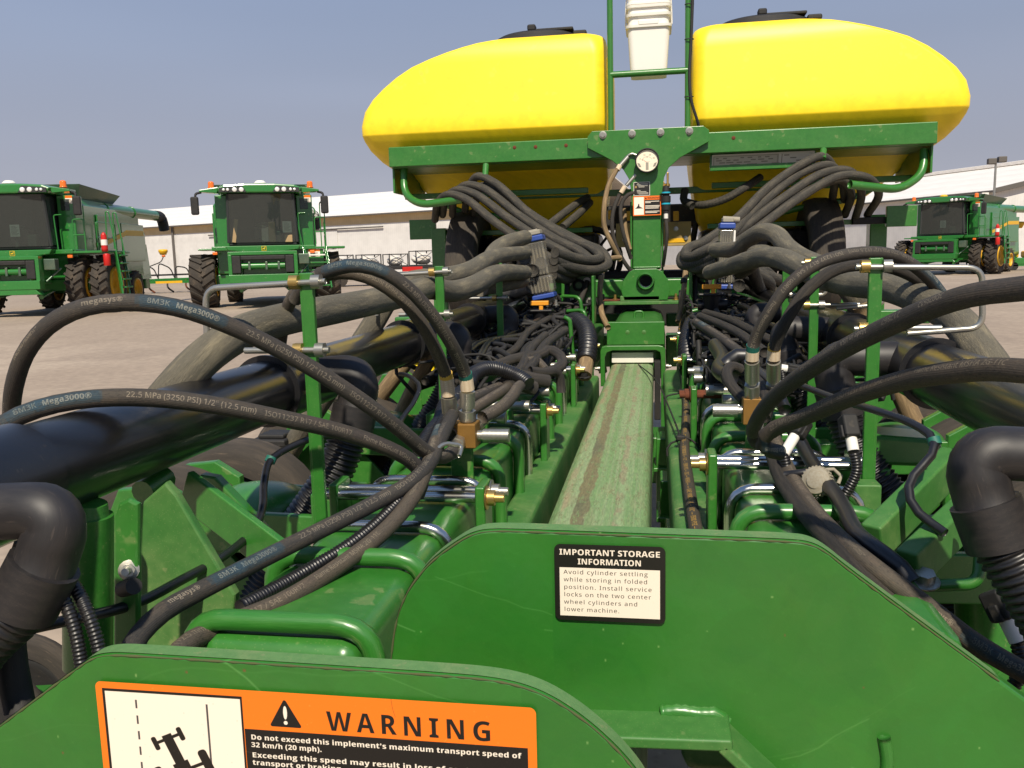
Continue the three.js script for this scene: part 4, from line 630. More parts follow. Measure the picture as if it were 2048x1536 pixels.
const weaveB = (() => { const t = dataTex(256, 64, (u, v) => { const a = 120 + 70 * Math.sin((u * 40 + v * 8) * 6.283) * Math.sin((u * 40 - v * 8) * 6.283) + 60 * hash(u * 256 | 0, v * 64 | 0, 9); return [a, a, a]; }, false); t.repeat.set(12, 2); return t; })();
const LONG = [['megasys®', 6, 36, 'bold', 0, 110], ['8M3K', 182, 36, '', 1, 64], ['Mega3000®', 262, 38, 'bold', 1, 128], ['◔', 400, 30, '', 0, 22], ['22.5 MPa (3250 PSI) 1/2" (12.5 mm)', 479, 38, '', 0, 378], ['ISO11237 R17 / SAE 100R17 ⋈', 883, 36, '', 0, 330], ['Flame Resistant MSHA 2G-11C', 1241, 34, '', 0, 295], ['POWERING PROGRESS™', 1740, 26, '', 0, 150]];
M.hoseA = hoseMat(LONG, -.5375); M.hoseB = hoseMat(LONG, -.031); M.hoseC = hoseMat(LONG, -.04); M.hoseD = hoseMat(LONG, .3, '#463f36', [200, 186, 160, .4]);
M.hoseG = hoseMat(LONG, -.16); M.hoseH = hoseMat(LONG, -.15, '#302e2c');
M.hoseE = hoseMat([['3Q079512', 310, 34, '', 0, 90], ['Z17867', 470, 34, '', 0, 75], ['Made in USA', 610, 34, '', 0, 130], ['Engineered in the USA', 760, 34, '', 0, 230]], 0); M.hoseF = hoseMat(LONG, .136, '#3d362e');
M.hoseY = hoseMat([['— SAE 100R2AT-8 — 1/2" — 3500 PSI — 2SC — MSHA —', 6, 44, 'bold', 0, 1000], ['— SAE 100R2AT-8 — 1/2" — 3500 PSI — 2SC — MSHA —', 1026, 44, 'bold', 0, 1000]], 0, '#39342a', [196, 150, 50, .75]);
const hose = (name, pts, r, m, parent = pl, o = {}) => part(name, sweep(P3(pts), r, { rad: 14, ...o }), m, parent);
// crimped fitting along a line: sleeve, neck, hex
function fitting(parent, a, b, r = .013) {
  const at = t => a.clone().lerp(b, t), l = [rod(at(0), at(.5), r), rod(at(.5), at(.62), r * .7), rod(at(.9), at(1), r * .75), orient(hexGeo(r * 1.12, a.distanceTo(b) * .3), at(.76), b.clone().sub(a))];
  for (let k = 0; k < 8; k++) { const q = new THREE.TorusGeometry(r * .98, r * .09, 4, 14); }
  return part('hose_fitting', l, M.zinc, parent);
}
function band(parent, a, b, r, m, name = 'hose_band') { return part(name, rod(a, b, r, r, 16), m, parent); }
const corr = (name, pts, r, parent, pitch = .009, m = M.black) => part(name, sweep(pts, r, { rad: 14, step: pitch / 5, rf: ridge(pitch, .075) }), m, parent);

for (const S of SIDES) {
  const { s, bar: bx } = S, in_ = bx - s * .09, out = bx + s * .09;            // inner and outer edge of the tool bar
  part('tool_bar', box(bx - .09, bx + .09, .89, 1.07, -5.0, s < 0 ? -.78 : -.86, .022), M.green, pl);
  // row unit mountings: green hoop, chrome U-bolt, clamp, chrome U-bolt, green hoop
  for (let k = 0; k < 4; k++) {
    const z = -(S.first + k * .762), U = (zz, r, m, name, g) => part(name, pipe([V(in_ - s * g, .80, zz), V(in_ - s * g, 1.072 + r, zz), V(out + s * g, 1.072 + r, zz), V(out + s * g, .80, zz)], r, .045, 10), m, pl);
    if (k === 0 && s < 0) U(-.80, .0115, M.green, 'tie_hoop', .012); U(z + (k ? .31 : .29), .0115, M.green, 'tie_hoop', .012);
    U(z + .155, .0085, M.chrome, 'u_bolt', .010); U(z - .10, .0085, M.chrome, 'u_bolt', .010); U(z - .235, .0115, M.green, 'tie_hoop', .012);
    const c = group('clamp', pl);
    part('clamp_plate', box(Math.min(in_ - s * .02, in_ - s * .036), Math.max(in_ - s * .02, in_ - s * .036), .80, 1.105, z - .03, z + .03, .004), M.green, c);
    part('clamp_plate', box(Math.min(out + s * .02, out + s * .036), Math.max(out + s * .02, out + s * .036), .80, 1.105, z - .03, z + .03, .004), M.green, c);
    const rusty = s > 0 && k === 1;
    for (const dz of [-.017, .02]) {
      part('clamp_rod', rod(V(out + s * .05, 1.086, z + dz), V(in_ - s * .02, 1.086, z + dz), .0085), rusty ? M.rust : M.chrome, c);
      part('clamp_nut', boltGeo(V(in_ - s * .036, 1.086, z + dz), V(-s, 0, 0), .0125, .014), rusty ? M.rust : dz > 0 ? M.gold : M.zinc, c);
    }
    for (const [dz, dx] of k ? [[.06, .03], [-.16, .05], [.21, .0]] : []) { const q = group('inline_valve', pl), y = 1.105, x = bx - s * dx; part('valve_tube', [rod(V(x - .045, y, z + dz), V(x + .045, y, z + dz), .011), orient(hexGeo(.0145, .02), V(x - s * .05, y, z + dz), V(1, 0, 0))], M.zinc, q); part('valve_nut', orient(hexGeo(.0135, .016), V(x + s * .05, y, z + dz), V(1, 0, 0)), M.gold, q); part('valve_seat', box(x - .02, x + .02, 1.068, y - .006, z + dz - .014, z + dz + .014), M.green, q); }
    part('clamp_block', box(Math.min(out + s * .036, out + s * .11), Math.max(out + s * .036, out + s * .11), .93, 1.06, z - .16, z - .07, .004), M.green, c);
  }
  // vacuum pipe with couplings, elbows and ribbed hoses
  const vp = group('vacuum_pipe', pl), pipeY0 = 1.238;
  part('pipe', rod(V(S.px, pipeY0, .6), V(S.px, pipeY0, -4.7), .052, .052, 40), M.blackPipe, vp);
  S.elbows.forEach((z, k) => {
    const pipeY = pipeY0 - (k ? 0 : .012), f = k ? 1 : s < 0 ? .76 : .84, ln = k ? 1 : s < 0 ? 1.8 : 1.2;
    part('coupling', rod(V(S.px, pipeY0, -z - .12), V(S.px, pipeY0, -z + .1), .058, .058, 40), M.blackPipe, vp); part('coupling_rim', rod(V(S.px, pipeY0, -z + .1), V(S.px, pipeY0, -z + .108), .0615, .0615, 40), M.black, vp);
    const ex = s < 0 && k === 0 ? -.412 : s * .42, dn = s < 0 ? [-.05, -.14] : [.05, .09];
    part('elbow', sweep(bendPts([V(S.px - s * .03, pipeY + .012, -z), V(ex - s * .004, pipeY + .018, -z), V(ex + s * .012 * ln, pipeY - .055 * f, -z + .004)], .05 * f, 8), t => (t < .8 ? .033 : .0345) * f, { smooth: false, rad: 20 }), M.elbow, vp);
    part('elbow_cuff', rod(V(ex + s * .009 * ln, pipeY - .04 * f, -z + .004), V(ex + s * .022 * ln, pipeY - .092 * f, -z + .01), .0405 * f, .0405 * f, 22), M.elbow, vp);
    corr('ribbed_hose', [V(ex + s * .02 * ln, pipeY - .085 * f, -z + .01), V(ex + s * .05 * ln, pipeY - .16 * f, -z + .025), V(ex + s * .14, pipeY - .29, -z + .05), V(ex + s * .2, pipeY - .4, -z + .06), V(ex + s * .22, pipeY - .55, -z + .06)], .033 * f, vp);
  });
  // posts and bent rods that carry the seed hoses
  S.posts.forEach((z, k) => {
    const x = S.post + (s > 0 ? [0, .02, .03][k] : 0), o = group('hose_post', pl);
    part('post', box(x - .009, x + .009, 1.0, 1.437, -z - .005, -z + .005, .002), M.green, o);
    part('post_flange', box(x + s * .009 - .0025, x + s * .009 + .0025, 1.0, 1.437, -z - .03, -z + .004, .001), M.green, o);
    part('post_foot', [box(x - .05, x + .05, .985, 1.0, -z - .05, -z + .05), box(x - .03, x + .03, .9, 1.0, -z - .006, -z + .006)], M.green, o);
    const w = [.155, .15, .11][k];
    part('bent_rod', pipe([V(x - s * .03, 1.424, -z + .008), V(x + s * w, 1.418, -z + .008), V(x + s * (w + .005), 1.325, -z + .008), ...(s > 0 ? [V(x + s * .05, 1.318, -z + .008)] : [])], .0047, .022, 10), M.zinc, o);
    part('lower_rod', rod(V(x - s * .03, 1.326, -z + .008), V(x + s * .1, 1.326, -z + .008), .0047), M.zinc, o);
    for (const y of [1.424, 1.326]) for (const d of [-1, 1]) part('rod_nut', orient(hexGeo(.0115, .013), V(x + d * .0165, y, -z + .008), V(1, 0, 0)), d < 0 ? M.gold : M.zinc, o);
  });
}
// -- row units out beyond the tool bars
function rowUnit(s, x, z) {
  const r = group('row_unit', pl, V(x, 0, z)), X = o => s * o, bx = (o0, o1, ...q) => box(Math.min(X(o0), X(o1)), Math.max(X(o0), X(o1)), ...q), pt = (o, y, zz) => V(X(o), y, zz);
  part('mount_plate', bx(.10, .115, .62, 1.04, -.13, .13, .006), M.green, r);
  for (const d of [-.09, .09]) { part('upper_arm', bar(pt(.11, .98, d), pt(.46, .99, d), .016, .075, .004), M.green, r); part('lower_arm', bar(pt(.11, .70, d), pt(.46, .66, d), .016, .07, .004), M.green, r); }
  part('arm_web', bar(pt(.18, .965, 0), pt(.4, .975, 0), .17, .012, .003, V(0, 1, 0)), M.green, r);
  part('shank', [ext([[X(.42), .55], [X(.42), 1.04], [X(.47), 1.07], [X(.56), 1.06], [X(.60), .98], [X(.62), .7], [X(.66), .5], [X(.58), .42]].slice()[s > 0 ? 'reverse' : 'slice'](), .02, .003, .1), ext([[X(.42), .55], [X(.42), 1.04], [X(.47), 1.07], [X(.56), 1.06], [X(.60), .98], [X(.62), .7], [X(.66), .5], [X(.58), .42]].slice()[s > 0 ? 'reverse' : 'slice'](), .02, .003, -.08)], M.green, r);
  if (z < -1) part('hood', (() => { const g = new THREE.SphereGeometry(1, 24, 12, 0, Math.PI * 2, 0, Math.PI * .55); g.scale(.1, .045, .085); g.translate(X(.35), 1.0, -.02); return uvBox(g); })(), M.green, r);
  part('spring_cylinder', [rod(pt(.3, .62, .03), pt(.27, .96, .03), .045, .045, 20), rod(pt(.27, .94, .03), pt(.268, .99, .03), .035, .03, 16)], M.green, r);
  part('diagonal_brace', bar(pt(.14, .62, .07), pt(.44, .96, .07), .014, .08, .003), M.green, r);
  const wh = (name, o, y, d, rad, w, m1) => { const g = group(name, r, pt(o, y, d)); part('tyre', lathe([[rad * .7, -w / 2], [rad * .9, -w / 2], [rad, -w * .3], [rad, w * .3], [rad * .9, w / 2], [rad * .7, w / 2]], 40).rotateX(Math.PI / 2), M.tyre, r).position.copy(g.position); part('wheel_disc', lathe([[0, w * .2], [rad * .3, w * .25], [rad * .5, w * .1], [rad * .72, w * .45], [rad * .72, -w * .45], [0, -w * .2]], 30).rotateX(Math.PI / 2), m1, r).position.copy(g.position); r.remove(g); };
  wh('gauge_wheel', .56, .86, -.08, .205, .11, M.blackMatte); wh('gauge_wheel', .54, .86, -.3, .205, .11, M.blackMatte);
  wh('closing_wheel', .92, .55, .06, .15, .03, M.blackMatte); wh('closing_wheel', .92, .55, -.06, .15, .03, M.blackMatte);
  if (z < -2) part('hopper', bx(.54, .62, .9, 1.0, -.14, -.04, .015), M.yellow, r); if (z < -2) part('hopper_lid', [bx(.53, .63, 1.0, 1.02, -.15, -.03, .008), bx(.55, .61, 1.02, 1.03, -.12, -.06, .006)], M.blackMatte, r);
  part('meter_housing', [rod(pt(.52, .84, -.06), pt(.52, .84, .06), .13, .13, 26)], M.black, r); part('tail_arm', bar(pt(.58, .6, 0), pt(.94, .56, 0), .05, .08), M.green, r);
}
for (const S of SIDES) for (const z of S.s < 0 ? [1.46, 2.22, 2.98, 3.74] : [1.36, 2.1, 2.85, 3.6]) rowUnit(S.s, S.bar, -z);

// nearest row unit on the left wing, seen past the hitch plate
{
  const r = group('row_unit', pl), px = (l, d, dep, b = .003) => ext(l.map(q => W(q[0], q[1], d)).map(v => [v.x, v.y]), dep, b, -d);
  part('spring_cylinder', [rod(W(176, 1330, .84), W(176, 1030, .84), .0265, .0265, 24), rod(W(176, 1030, .84), W(178, 1005, .84), .022, .019, 20)], M.green, r);
  part('bracket_plate', px([[226, 1330], [226, 1040], [236, 1008], [256, 998], [276, 1008], [276, 1330]], .78, .008), M.green, r);
  part('bracket_stud', boltGeo(W(258, 1140, .778), V(.5, .3, 1), .007, .02), M.zinc, r); part('rubber_bump', rod(W(246, 1178, .775), W(268, 1172, .76), .0085), M.blackMatte, r);
  part('arm_plate', px([[278, 1010], [330, 965], [352, 990], [470, 1190], [455, 1330], [278, 1330]], .92, .014), M.greenDust, r);
  part('arm', bar(W(372, 975, 1.06), W(575, 1130, 1.0), .012, .055, .003), M.green, r); part('arm_gusset', px([[362, 985], [400, 950], [430, 955], [575, 1108], [555, 1125], [425, 985]], 1.12, .02), M.green, r);
  part('arm_shaft', rod(W(285, 985, 1.0), W(330, 955, 1.05), .016), M.green, r); part('lower_housing', box(-.62, -.44, .6, .9, -1.05, -.78, .02), M.green, r); part('dark_block', box(-.72, -.46, .5, .78, -.98, -.66, .02), M.blackMatte, r);  // the black box is added to darken the space below
  for (const l of [[[120, 1150, .68], [150, 1175, .67], [175, 1225, .66], [196, 1290, .655], [205, 1350, .65]], [[105, 1165, .66], [128, 1200, .655], [150, 1260, .65], [165, 1340, .645]]]) part('ribbed_sleeve', sweep(P3(l), .0058, { step: .001, rf: ridge(.0036, .12), rad: 10 }), M.black, r);
  part('air_line', sweep(P3([[60, 1090, .7], [30, 1180, .69], [20, 1300, .68], [40, 1420, .67]]), .014), M.blackMatte, r);
}

// -- hydraulic hoses, left wing
const FL = V(0, .5, 1), RB = .0108;
const mv = (a, b, t) => a.clone().lerp(b, t);
hose('hydraulic_hose', [[30, 960, 1.1], [22, 850, 1.0], [30, 765, .95], [55, 700, .93], [105, 645, .92], [180, 612, .92], [270, 605, .94], [360, 617, .96], [450, 648, .99], [550, 695, 1.03], [650, 753, 1.07], [745, 817, 1.11], [810, 868, 1.16], [850, 902, 1.2], [882, 915, 1.24], [906, 903, 1.29]], RB, M.hoseA, pl, { face: FL });
hose('hydraulic_hose', [[-90, 930, .84], [0, 853, .84], [60, 823, .86], [150, 801, .88], [280, 795, .92], [420, 809, .96], [560, 836, 1.01], [680, 863, 1.07], [770, 894, 1.12], [825, 925, 1.16], [845, 955, 1.18], [835, 990, 1.19]], RB, M.hoseB, pl, { face: FL });
hose('hydraulic_hose', [[560, 690, 1.4], [568, 640, 1.37], [588, 590, 1.34], [630, 557, 1.31], [685, 545, 1.3], [740, 556, 1.3], [800, 595, 1.32], [845, 650, 1.35], [876, 710, 1.39], [891, 748, 1.42]], RB, M.hoseD, pl, { face: FL });
hose('hydraulic_hose', [[590, 600, 1.3], [615, 566, 1.28], [660, 541, 1.26], [715, 531, 1.25], [770, 545, 1.26], [820, 580, 1.28], [862, 627, 1.31], [898, 680, 1.35], [921, 725, 1.39], [930, 748, 1.41]], RB, M.hoseC, pl, { face: FL });
hose('hydraulic_hose', [[235, 1370, .68], [275, 1275, .75], [325, 1225, .79], [400, 1182, .84], [500, 1131, .9], [620, 1071, .98], [740, 1011, 1.06], [820, 966, 1.12], [857, 930, 1.18], [880, 880, 1.28], [905, 830, 1.42]], RB, M.hoseH, pl, { face: FL });
hose('hydraulic_hose', [[310, 1370, .70], [375, 1287, .77], [450, 1251, .82], [560, 1205, .88], [680, 1131, .97], [770, 1061, 1.04], [822, 1000, 1.1], [852, 940, 1.17], [868, 895, 1.24], [880, 860, 1.35]], RB, M.hoseD, pl, { face: FL });
part('ribbed_sleeve', sweep(P3([[480, 1215, .86], [600, 1150, .95], [720, 1075, 1.03], [800, 1000, 1.1], [845, 930, 1.2], [880, 850, 1.4], [915, 795, 1.6]]), .0085, { step: .0012, rf: ridge(.0045, .1), rad: 10 }), M.black, pl);
hose('cable', [[40, 1262, .7], [110, 1246, .72], [193, 1229, .75], [276, 1205, .8], [365, 1159, .88], [442, 1116, .96], [505, 1063, 1.05], [525, 1016, 1.12], [528, 966, 1.19], [541, 920, 1.25], [575, 897, 1.29], [621, 878, 1.33], [680, 870, 1.4]], .0058, M.black);
band(pl, W(539, 925, 1.25), W(544, 914, 1.255), .0085, M.tealBand);
hose('cable', [[850, 905, 1.5], [800, 850, 1.65], [830, 800, 1.75], [838, 770, 1.8], [818, 752, 1.82], [800, 748, 1.85]], .005, M.black);
for (const [pts, r, m] of [
  [[[965, 835, 1.45], [1000, 816, 1.5], [1025, 792, 1.6], [1036, 775, 1.72], [1060, 760, 1.9]], .0115, M.hoseD], [[[874, 890, 1.35], [893, 845, 1.45], [915, 815, 1.55], [985, 780, 1.75], [1030, 765, 1.85]], .012, M.hoseB], [[[900, 870, 1.4], [925, 835, 1.5], [985, 795, 1.65], [1012, 778, 1.75], [1035, 755, 1.9]], .011, M.hoseD],
  [[[990, 732, 2.05], [1036, 716, 2.1], [1082, 709, 2.12], [1098, 699, 2.15], [1120, 712, 2.12], [1122, 732, 2.05], [1097, 744, 2.0], [1045, 754, 1.95]], .013, M.hose], [[[1060, 742, 1.95], [1090, 745, 1.98], [1114, 744, 2.02], [1120, 756, 2.03], [1122, 785, 2.03]], .011, M.hose], [[[1020, 745, 1.9], [1060, 757, 1.88], [1096, 763, 1.9]], .015, M.hose], [[[1010, 760, 1.8], [1045, 768, 1.78], [1066, 776, 1.8]], .016, M.hose], [[[1035, 745, 2.0], [1055, 722, 2.05], [1075, 722, 2.08], [1092, 740, 2.05]], .01, M.hoseD], [[[1030, 760, 1.9], [1060, 735, 2.0], [1090, 690, 2.3], [1130, 660, 2.7]], .012, M.hose], [[[1000, 770, 1.8], [1040, 740, 1.95], [1060, 700, 2.2], [1090, 670, 2.6]], .012, M.hose]]) hose('hose', pts, r, m);
part('ribbed_sleeve', sweep(P3([[935, 770, 1.66], [948, 748, 1.72], [975, 737, 1.76], [1005, 740, 1.78], [1036, 752, 1.78], [1058, 768, 1.76]]), .0155, { step: .0016, rf: ridge(.006, .07), rad: 12 }), M.black, pl);
part('ribbed_sleeve', sweep(P3([[840, 900, 1.33], [862, 866, 1.4], [880, 842, 1.48], [893, 806, 1.58], [920, 786, 1.64], [940, 770, 1.7]]), .0135, { step: .0016, rf: ridge(.006, .07), rad: 12 }), M.black, pl);
{ // left distributor block
  const b = group('distributor_block', pl), c = W(932, 868, 1.43);
  part('brass_block', boxC(c, .042, .042, .042, .002), M.brass, b);
  band(b, W(891, 746, 1.42), W(893, 757, 1.425), .0118, M.yellowBand); band(b, W(893, 757, 1.425), W(897, 791, 1.43), .0121, M.paper, 'paper_tag'); fitting(b, W(897, 792, 1.43), W(903, 868, 1.46), .0135);
  band(b, W(930, 746, 1.41), W(932, 757, 1.415), .0118, M.tealBand); band(b, W(932, 757, 1.415), W(935, 779, 1.42), .0121, M.paper, 'paper_tag'); fitting(b, W(935, 783, 1.42), c.clone().add(V(.003, .02, 0)), .0132);
  fitting(b, W(905, 905, 1.29), c.clone().add(V(-.008, -.008, .02)), .0115); fitting(b, W(978, 828, 1.5), c.clone().add(V(.012, .01, -.022)), .012);
  part('check_valve', [rod(c.clone().add(V(.02, -.002, 0)), c.clone().add(V(.032, -.002, 0)), .009), orient(hexGeo(.0125, .045), c.clone().add(V(.053, -.002, 0)), V(1, 0, 0))], M.zinc, b);
  part('block_bracket', [box(c.x - .03, c.x + .01, 1.05, c.y - .022, c.z - .012, c.z - .004)], M.green, b);
  part('hose_clip', pipe([W(870, 902, 1.22), W(890, 886, 1.24), W(925, 892, 1.26), W(918, 912, 1.24)], .0035, .01, 6), M.zinc, b);
}
// -- hydraulic hoses, right wing
hose('hydraulic_hose', [[2150, 566, .74], [2048, 577, .78], [1950, 589, .82], [1850, 621, .88], [1700, 691, .99], [1600, 753, 1.1], [1543, 800, 1.2], [1514, 840, 1.28], [1506, 866, 1.33], [1512, 884, 1.36]], .0106, M.hoseE, pl, { face: FL });
hose('hydraulic_hose', [[1560, 905, 1.2], [1532, 897, 1.18], [1524, 882, 1.17], [1542, 862, 1.16], [1600, 838, 1.11], [1700, 795, 1.01], [1800, 763, .93], [1880, 748, .87], [1970, 739, .82], [2048, 742, .78], [2160, 752, .74]], .0106, M.hoseF, pl, { face: FL });
hose('hydraulic_hose', [[1925, 720, 1.85], [1912, 650, 1.8], [1885, 592, 1.75], [1845, 545, 1.7], [1800, 516, 1.66], [1750, 505, 1.62], [1690, 510, 1.6], [1630, 530, 1.58], [1576, 572, 1.58], [1537, 627, 1.59], [1513, 672, 1.61], [1506, 692, 1.62]], .0112, M.hoseG, pl, { face: FL });
hose('hydraulic_hose', [[1930, 680, 1.9], [1890, 605, 1.84], [1840, 562, 1.78], [1790, 538, 1.74], [1730, 530, 1.7], [1670, 540, 1.67], [1615, 580, 1.66], [1575, 637, 1.66], [1553, 682, 1.67], [1549, 695, 1.68]], .0112, M.hose, pl, { face: FL });
{ // right distributor block
  const b = group('distributor_block', pl), c = W(1503, 821, 1.68);
  part('brass_block', boxC(c, .034, .05, .034, .002), M.brass, b);
  band(b, W(1506, 690, 1.62), W(1505, 702, 1.625), .012, M.tealBand); band(b, W(1505, 702, 1.625), W(1504, 719, 1.63), .0123, M.paper, 'paper_tag'); fitting(b, W(1504, 722, 1.63), c.clone().add(V(.001, .024, 0)), .0135);
  band(b, W(1549, 690, 1.68), W(1548, 700, 1.685), .012, M.yellowBand); band(b, W(1548, 700, 1.685), W(1547, 719, 1.69), .0123, M.paper, 'paper_tag'); fitting(b, W(1547, 722, 1.69), W(1547, 792, 1.75), .0135);
  part('check_valve', [rod(c.clone().add(V(-.016, 0, 0)), c.clone().add(V(-.026, 0, 0)), .009), orient(hexGeo(.0135, .046), c.clone().add(V(-.049, 0, 0)), V(1, 0, 0))], M.zinc, b);
  fitting(b, W(1514, 876, 1.36), c.clone().add(V(.008, -.012, .018)), .0115); part('block_bracket', box(c.x - .01, c.x + .03, 1.05, c.y - .02, c.z - .012, c.z - .004), M.green, b);
}
for (const [pts, r, m] of [
  [[[1480, 738, 1.85], [1462, 733, 1.83], [1453, 746, 1.8], [1464, 773, 1.76], [1488, 800, 1.73]], .0112, M.hose], [[[1500, 750, 1.9], [1518, 768, 1.8], [1531, 785, 1.74], [1534, 808, 1.7], [1527, 835, 1.66]], .0125, M.hose], [[[1490, 725, 2.0], [1520, 747, 1.9], [1545, 768, 1.82], [1558, 792, 1.75], [1570, 820, 1.7]], .0125, M.black],
  [[[1391, 644, 2.9], [1437, 673, 2.55], [1476, 702, 2.25], [1510, 730, 2.05]], .0135, M.hoseB], [[[1400, 632, 3.1], [1440, 648, 2.8], [1480, 668, 2.5], [1530, 705, 2.2]], .013, M.hose], [[[1410, 625, 3.2], [1460, 640, 2.9], [1510, 665, 2.6], [1560, 690, 2.4]], .013, M.hose], [[[1430, 690, 2.5], [1446, 720, 2.2], [1440, 740, 2.05], [1460, 755, 1.95]], .02, M.black], [[[1452, 730, 2.0], [1475, 712, 2.0], [1505, 715, 2.0]], .018, M.black],
  [[[1536, 880, 1.5], [1556, 945, 1.4], [1587, 1000, 1.28], [1657, 1082, 1.09], [1735, 1165, .99], [1850, 1265, .965]], .0112, M.hose], [[[1545, 870, 1.5], [1579, 945, 1.39], [1618, 1008, 1.26], [1680, 1078, 1.09], [1759, 1145, .995], [1856, 1216, .975], [1946, 1284, .972], [2040, 1340, .972], [2150, 1400, .98]], .0118, M.hoseD],
  [[[1590, 860, 1.6], [1612, 905, 1.5], [1640, 950, 1.38], [1668, 985, 1.3], [1690, 1022, 1.2], [1714, 1068, 1.11], [1759, 1104, 1.05], [1800, 1136, 1.03], [1822, 1165, 1.02]], .0115, M.black], [[[1600, 770, 1.6], [1680, 800, 1.45], [1755, 822, 1.3], [1820, 845, 1.24], [1860, 870, 1.2], [1869, 885, 1.19], [1862, 912, 1.17], [1826, 953, 1.15], [1817, 988, 1.13], [1837, 1025, 1.11], [1890, 1066, 1.08]], .0058, M.black], [[[1570, 950, 1.37], [1600, 946, 1.36], [1630, 942, 1.36]], .006, M.black], [[[1625, 945, 1.36], [1665, 938, 1.36], [1682, 952, 1.36], [1676, 968, 1.35]], .003, M.greyCap]]) hose('hose', pts, r, m);
band(pl, W(1866, 876, 1.195), W(1871, 890, 1.19), .0085, M.tealBand);
{ // round grey connector cap with finger ribs
  const c = W(1634, 962, 1.34), d = V(-.45, .35, .8).normalize(), l = [orient(lathe([[0, .012], [.012, .012], [.013, .009], [.02, .009], [.0215, .006], [.0215, -.012], [0, -.012]], 30), c, d)];
  for (let k = 0; k < 26; k++) { const a = k / 26 * Math.PI * 2; l.push(orient(g0(new THREE.BoxGeometry(.0025, .014, .0035).translate(Math.cos(a) * .0216, -.003, Math.sin(a) * .0216)), c, d)); }
  const g = group('connector', pl); part('connector_cap', l, M.greyCap, g); part('connector_body', rod(c.clone().addScaledVector(d, -.012), c.clone().addScaledVector(d, -.06), .019, .016, 18), M.black, g);
  for (const [a, b2, c2] of [[[1590, 872, 1.42], [1568, 908, 1.4], 0], [[1702, 876, 1.34], [1707, 902, 1.33], 1], [[2012, 1240, 1.02], [2034, 1284, 1.01], 1], [[1574, 738, 1.9], [1562, 736, 1.9], 0]]) { const k = group('plug', pl), p = W(...a), q = W(...b2); part('white_plug', rod(p, q, .0085, .0085, 16), M.white, k); part('plug_housing', [bar(p.clone().add(p.clone().sub(q).setLength(.035)), p, .024, .026, .004), bar(p.clone().add(p.clone().sub(q).setLength(.02)), p, .03, .012, .002)], M.blackMatte, k); part('plug_lead', sweep([q, q.clone().add(V(.004, -.03, .005)), q.clone().add(V(-.02, -.09, 0)), q.clone().add(V(-.03, -.16, -.02))], .0075, { step: .0012, rf: ridge(.0045, .12) }), M.black, k); }
}
// hose strapped along the right rail, with cable ties
{
  const ry = (px, py) => WY(px, py, .976), pts = [W(1425, 640, 3.5), W(1405, 622, 3.75), W(1380, 624, 3.9), W(1364, 648, 3.95), W(1358, 698, 3.9), ry(1364, 746), ry(1372, 795), ry(1372, 860), ry(1369, 893), ry(1378, 974), ry(1391, 1056), ry(1402, 1110)];
  part('rail_hose', sweep(pts, .0125, { rad: 14, face: V(-.2, 1, .4) }), M.hoseY, pl, 'black hose with yellow print tied to the right rail');
  for (const py of [885, 790]) { const p = WY(1371, py, .976), t = group('cable_tie', pl); part('tie_loop', sweep([V(.128, .94, p.z), V(.13, .968, p.z), V(p.x - .01, .985, p.z), V(p.x, .993, p.z + .003), V(p.x + .012, .985, p.z), V(.205, .968, p.z + .004), V(.217, .94, p.z)], .003, { rad: 6 }), M.blackMatte, t); part('tie_head', boxC(V(p.x - .012, .99, p.z + .006), .022, .012, .024, .003), M.blackMatte, t); }
  part('tie_tail', sweep([V(.02, .952, -4.0), W(1312, 760, 3.3), W(1340, 820, 2.6), WY(1362, 876, .99)], .0026, { rad: 6 }), M.blackMatte, pl);
}
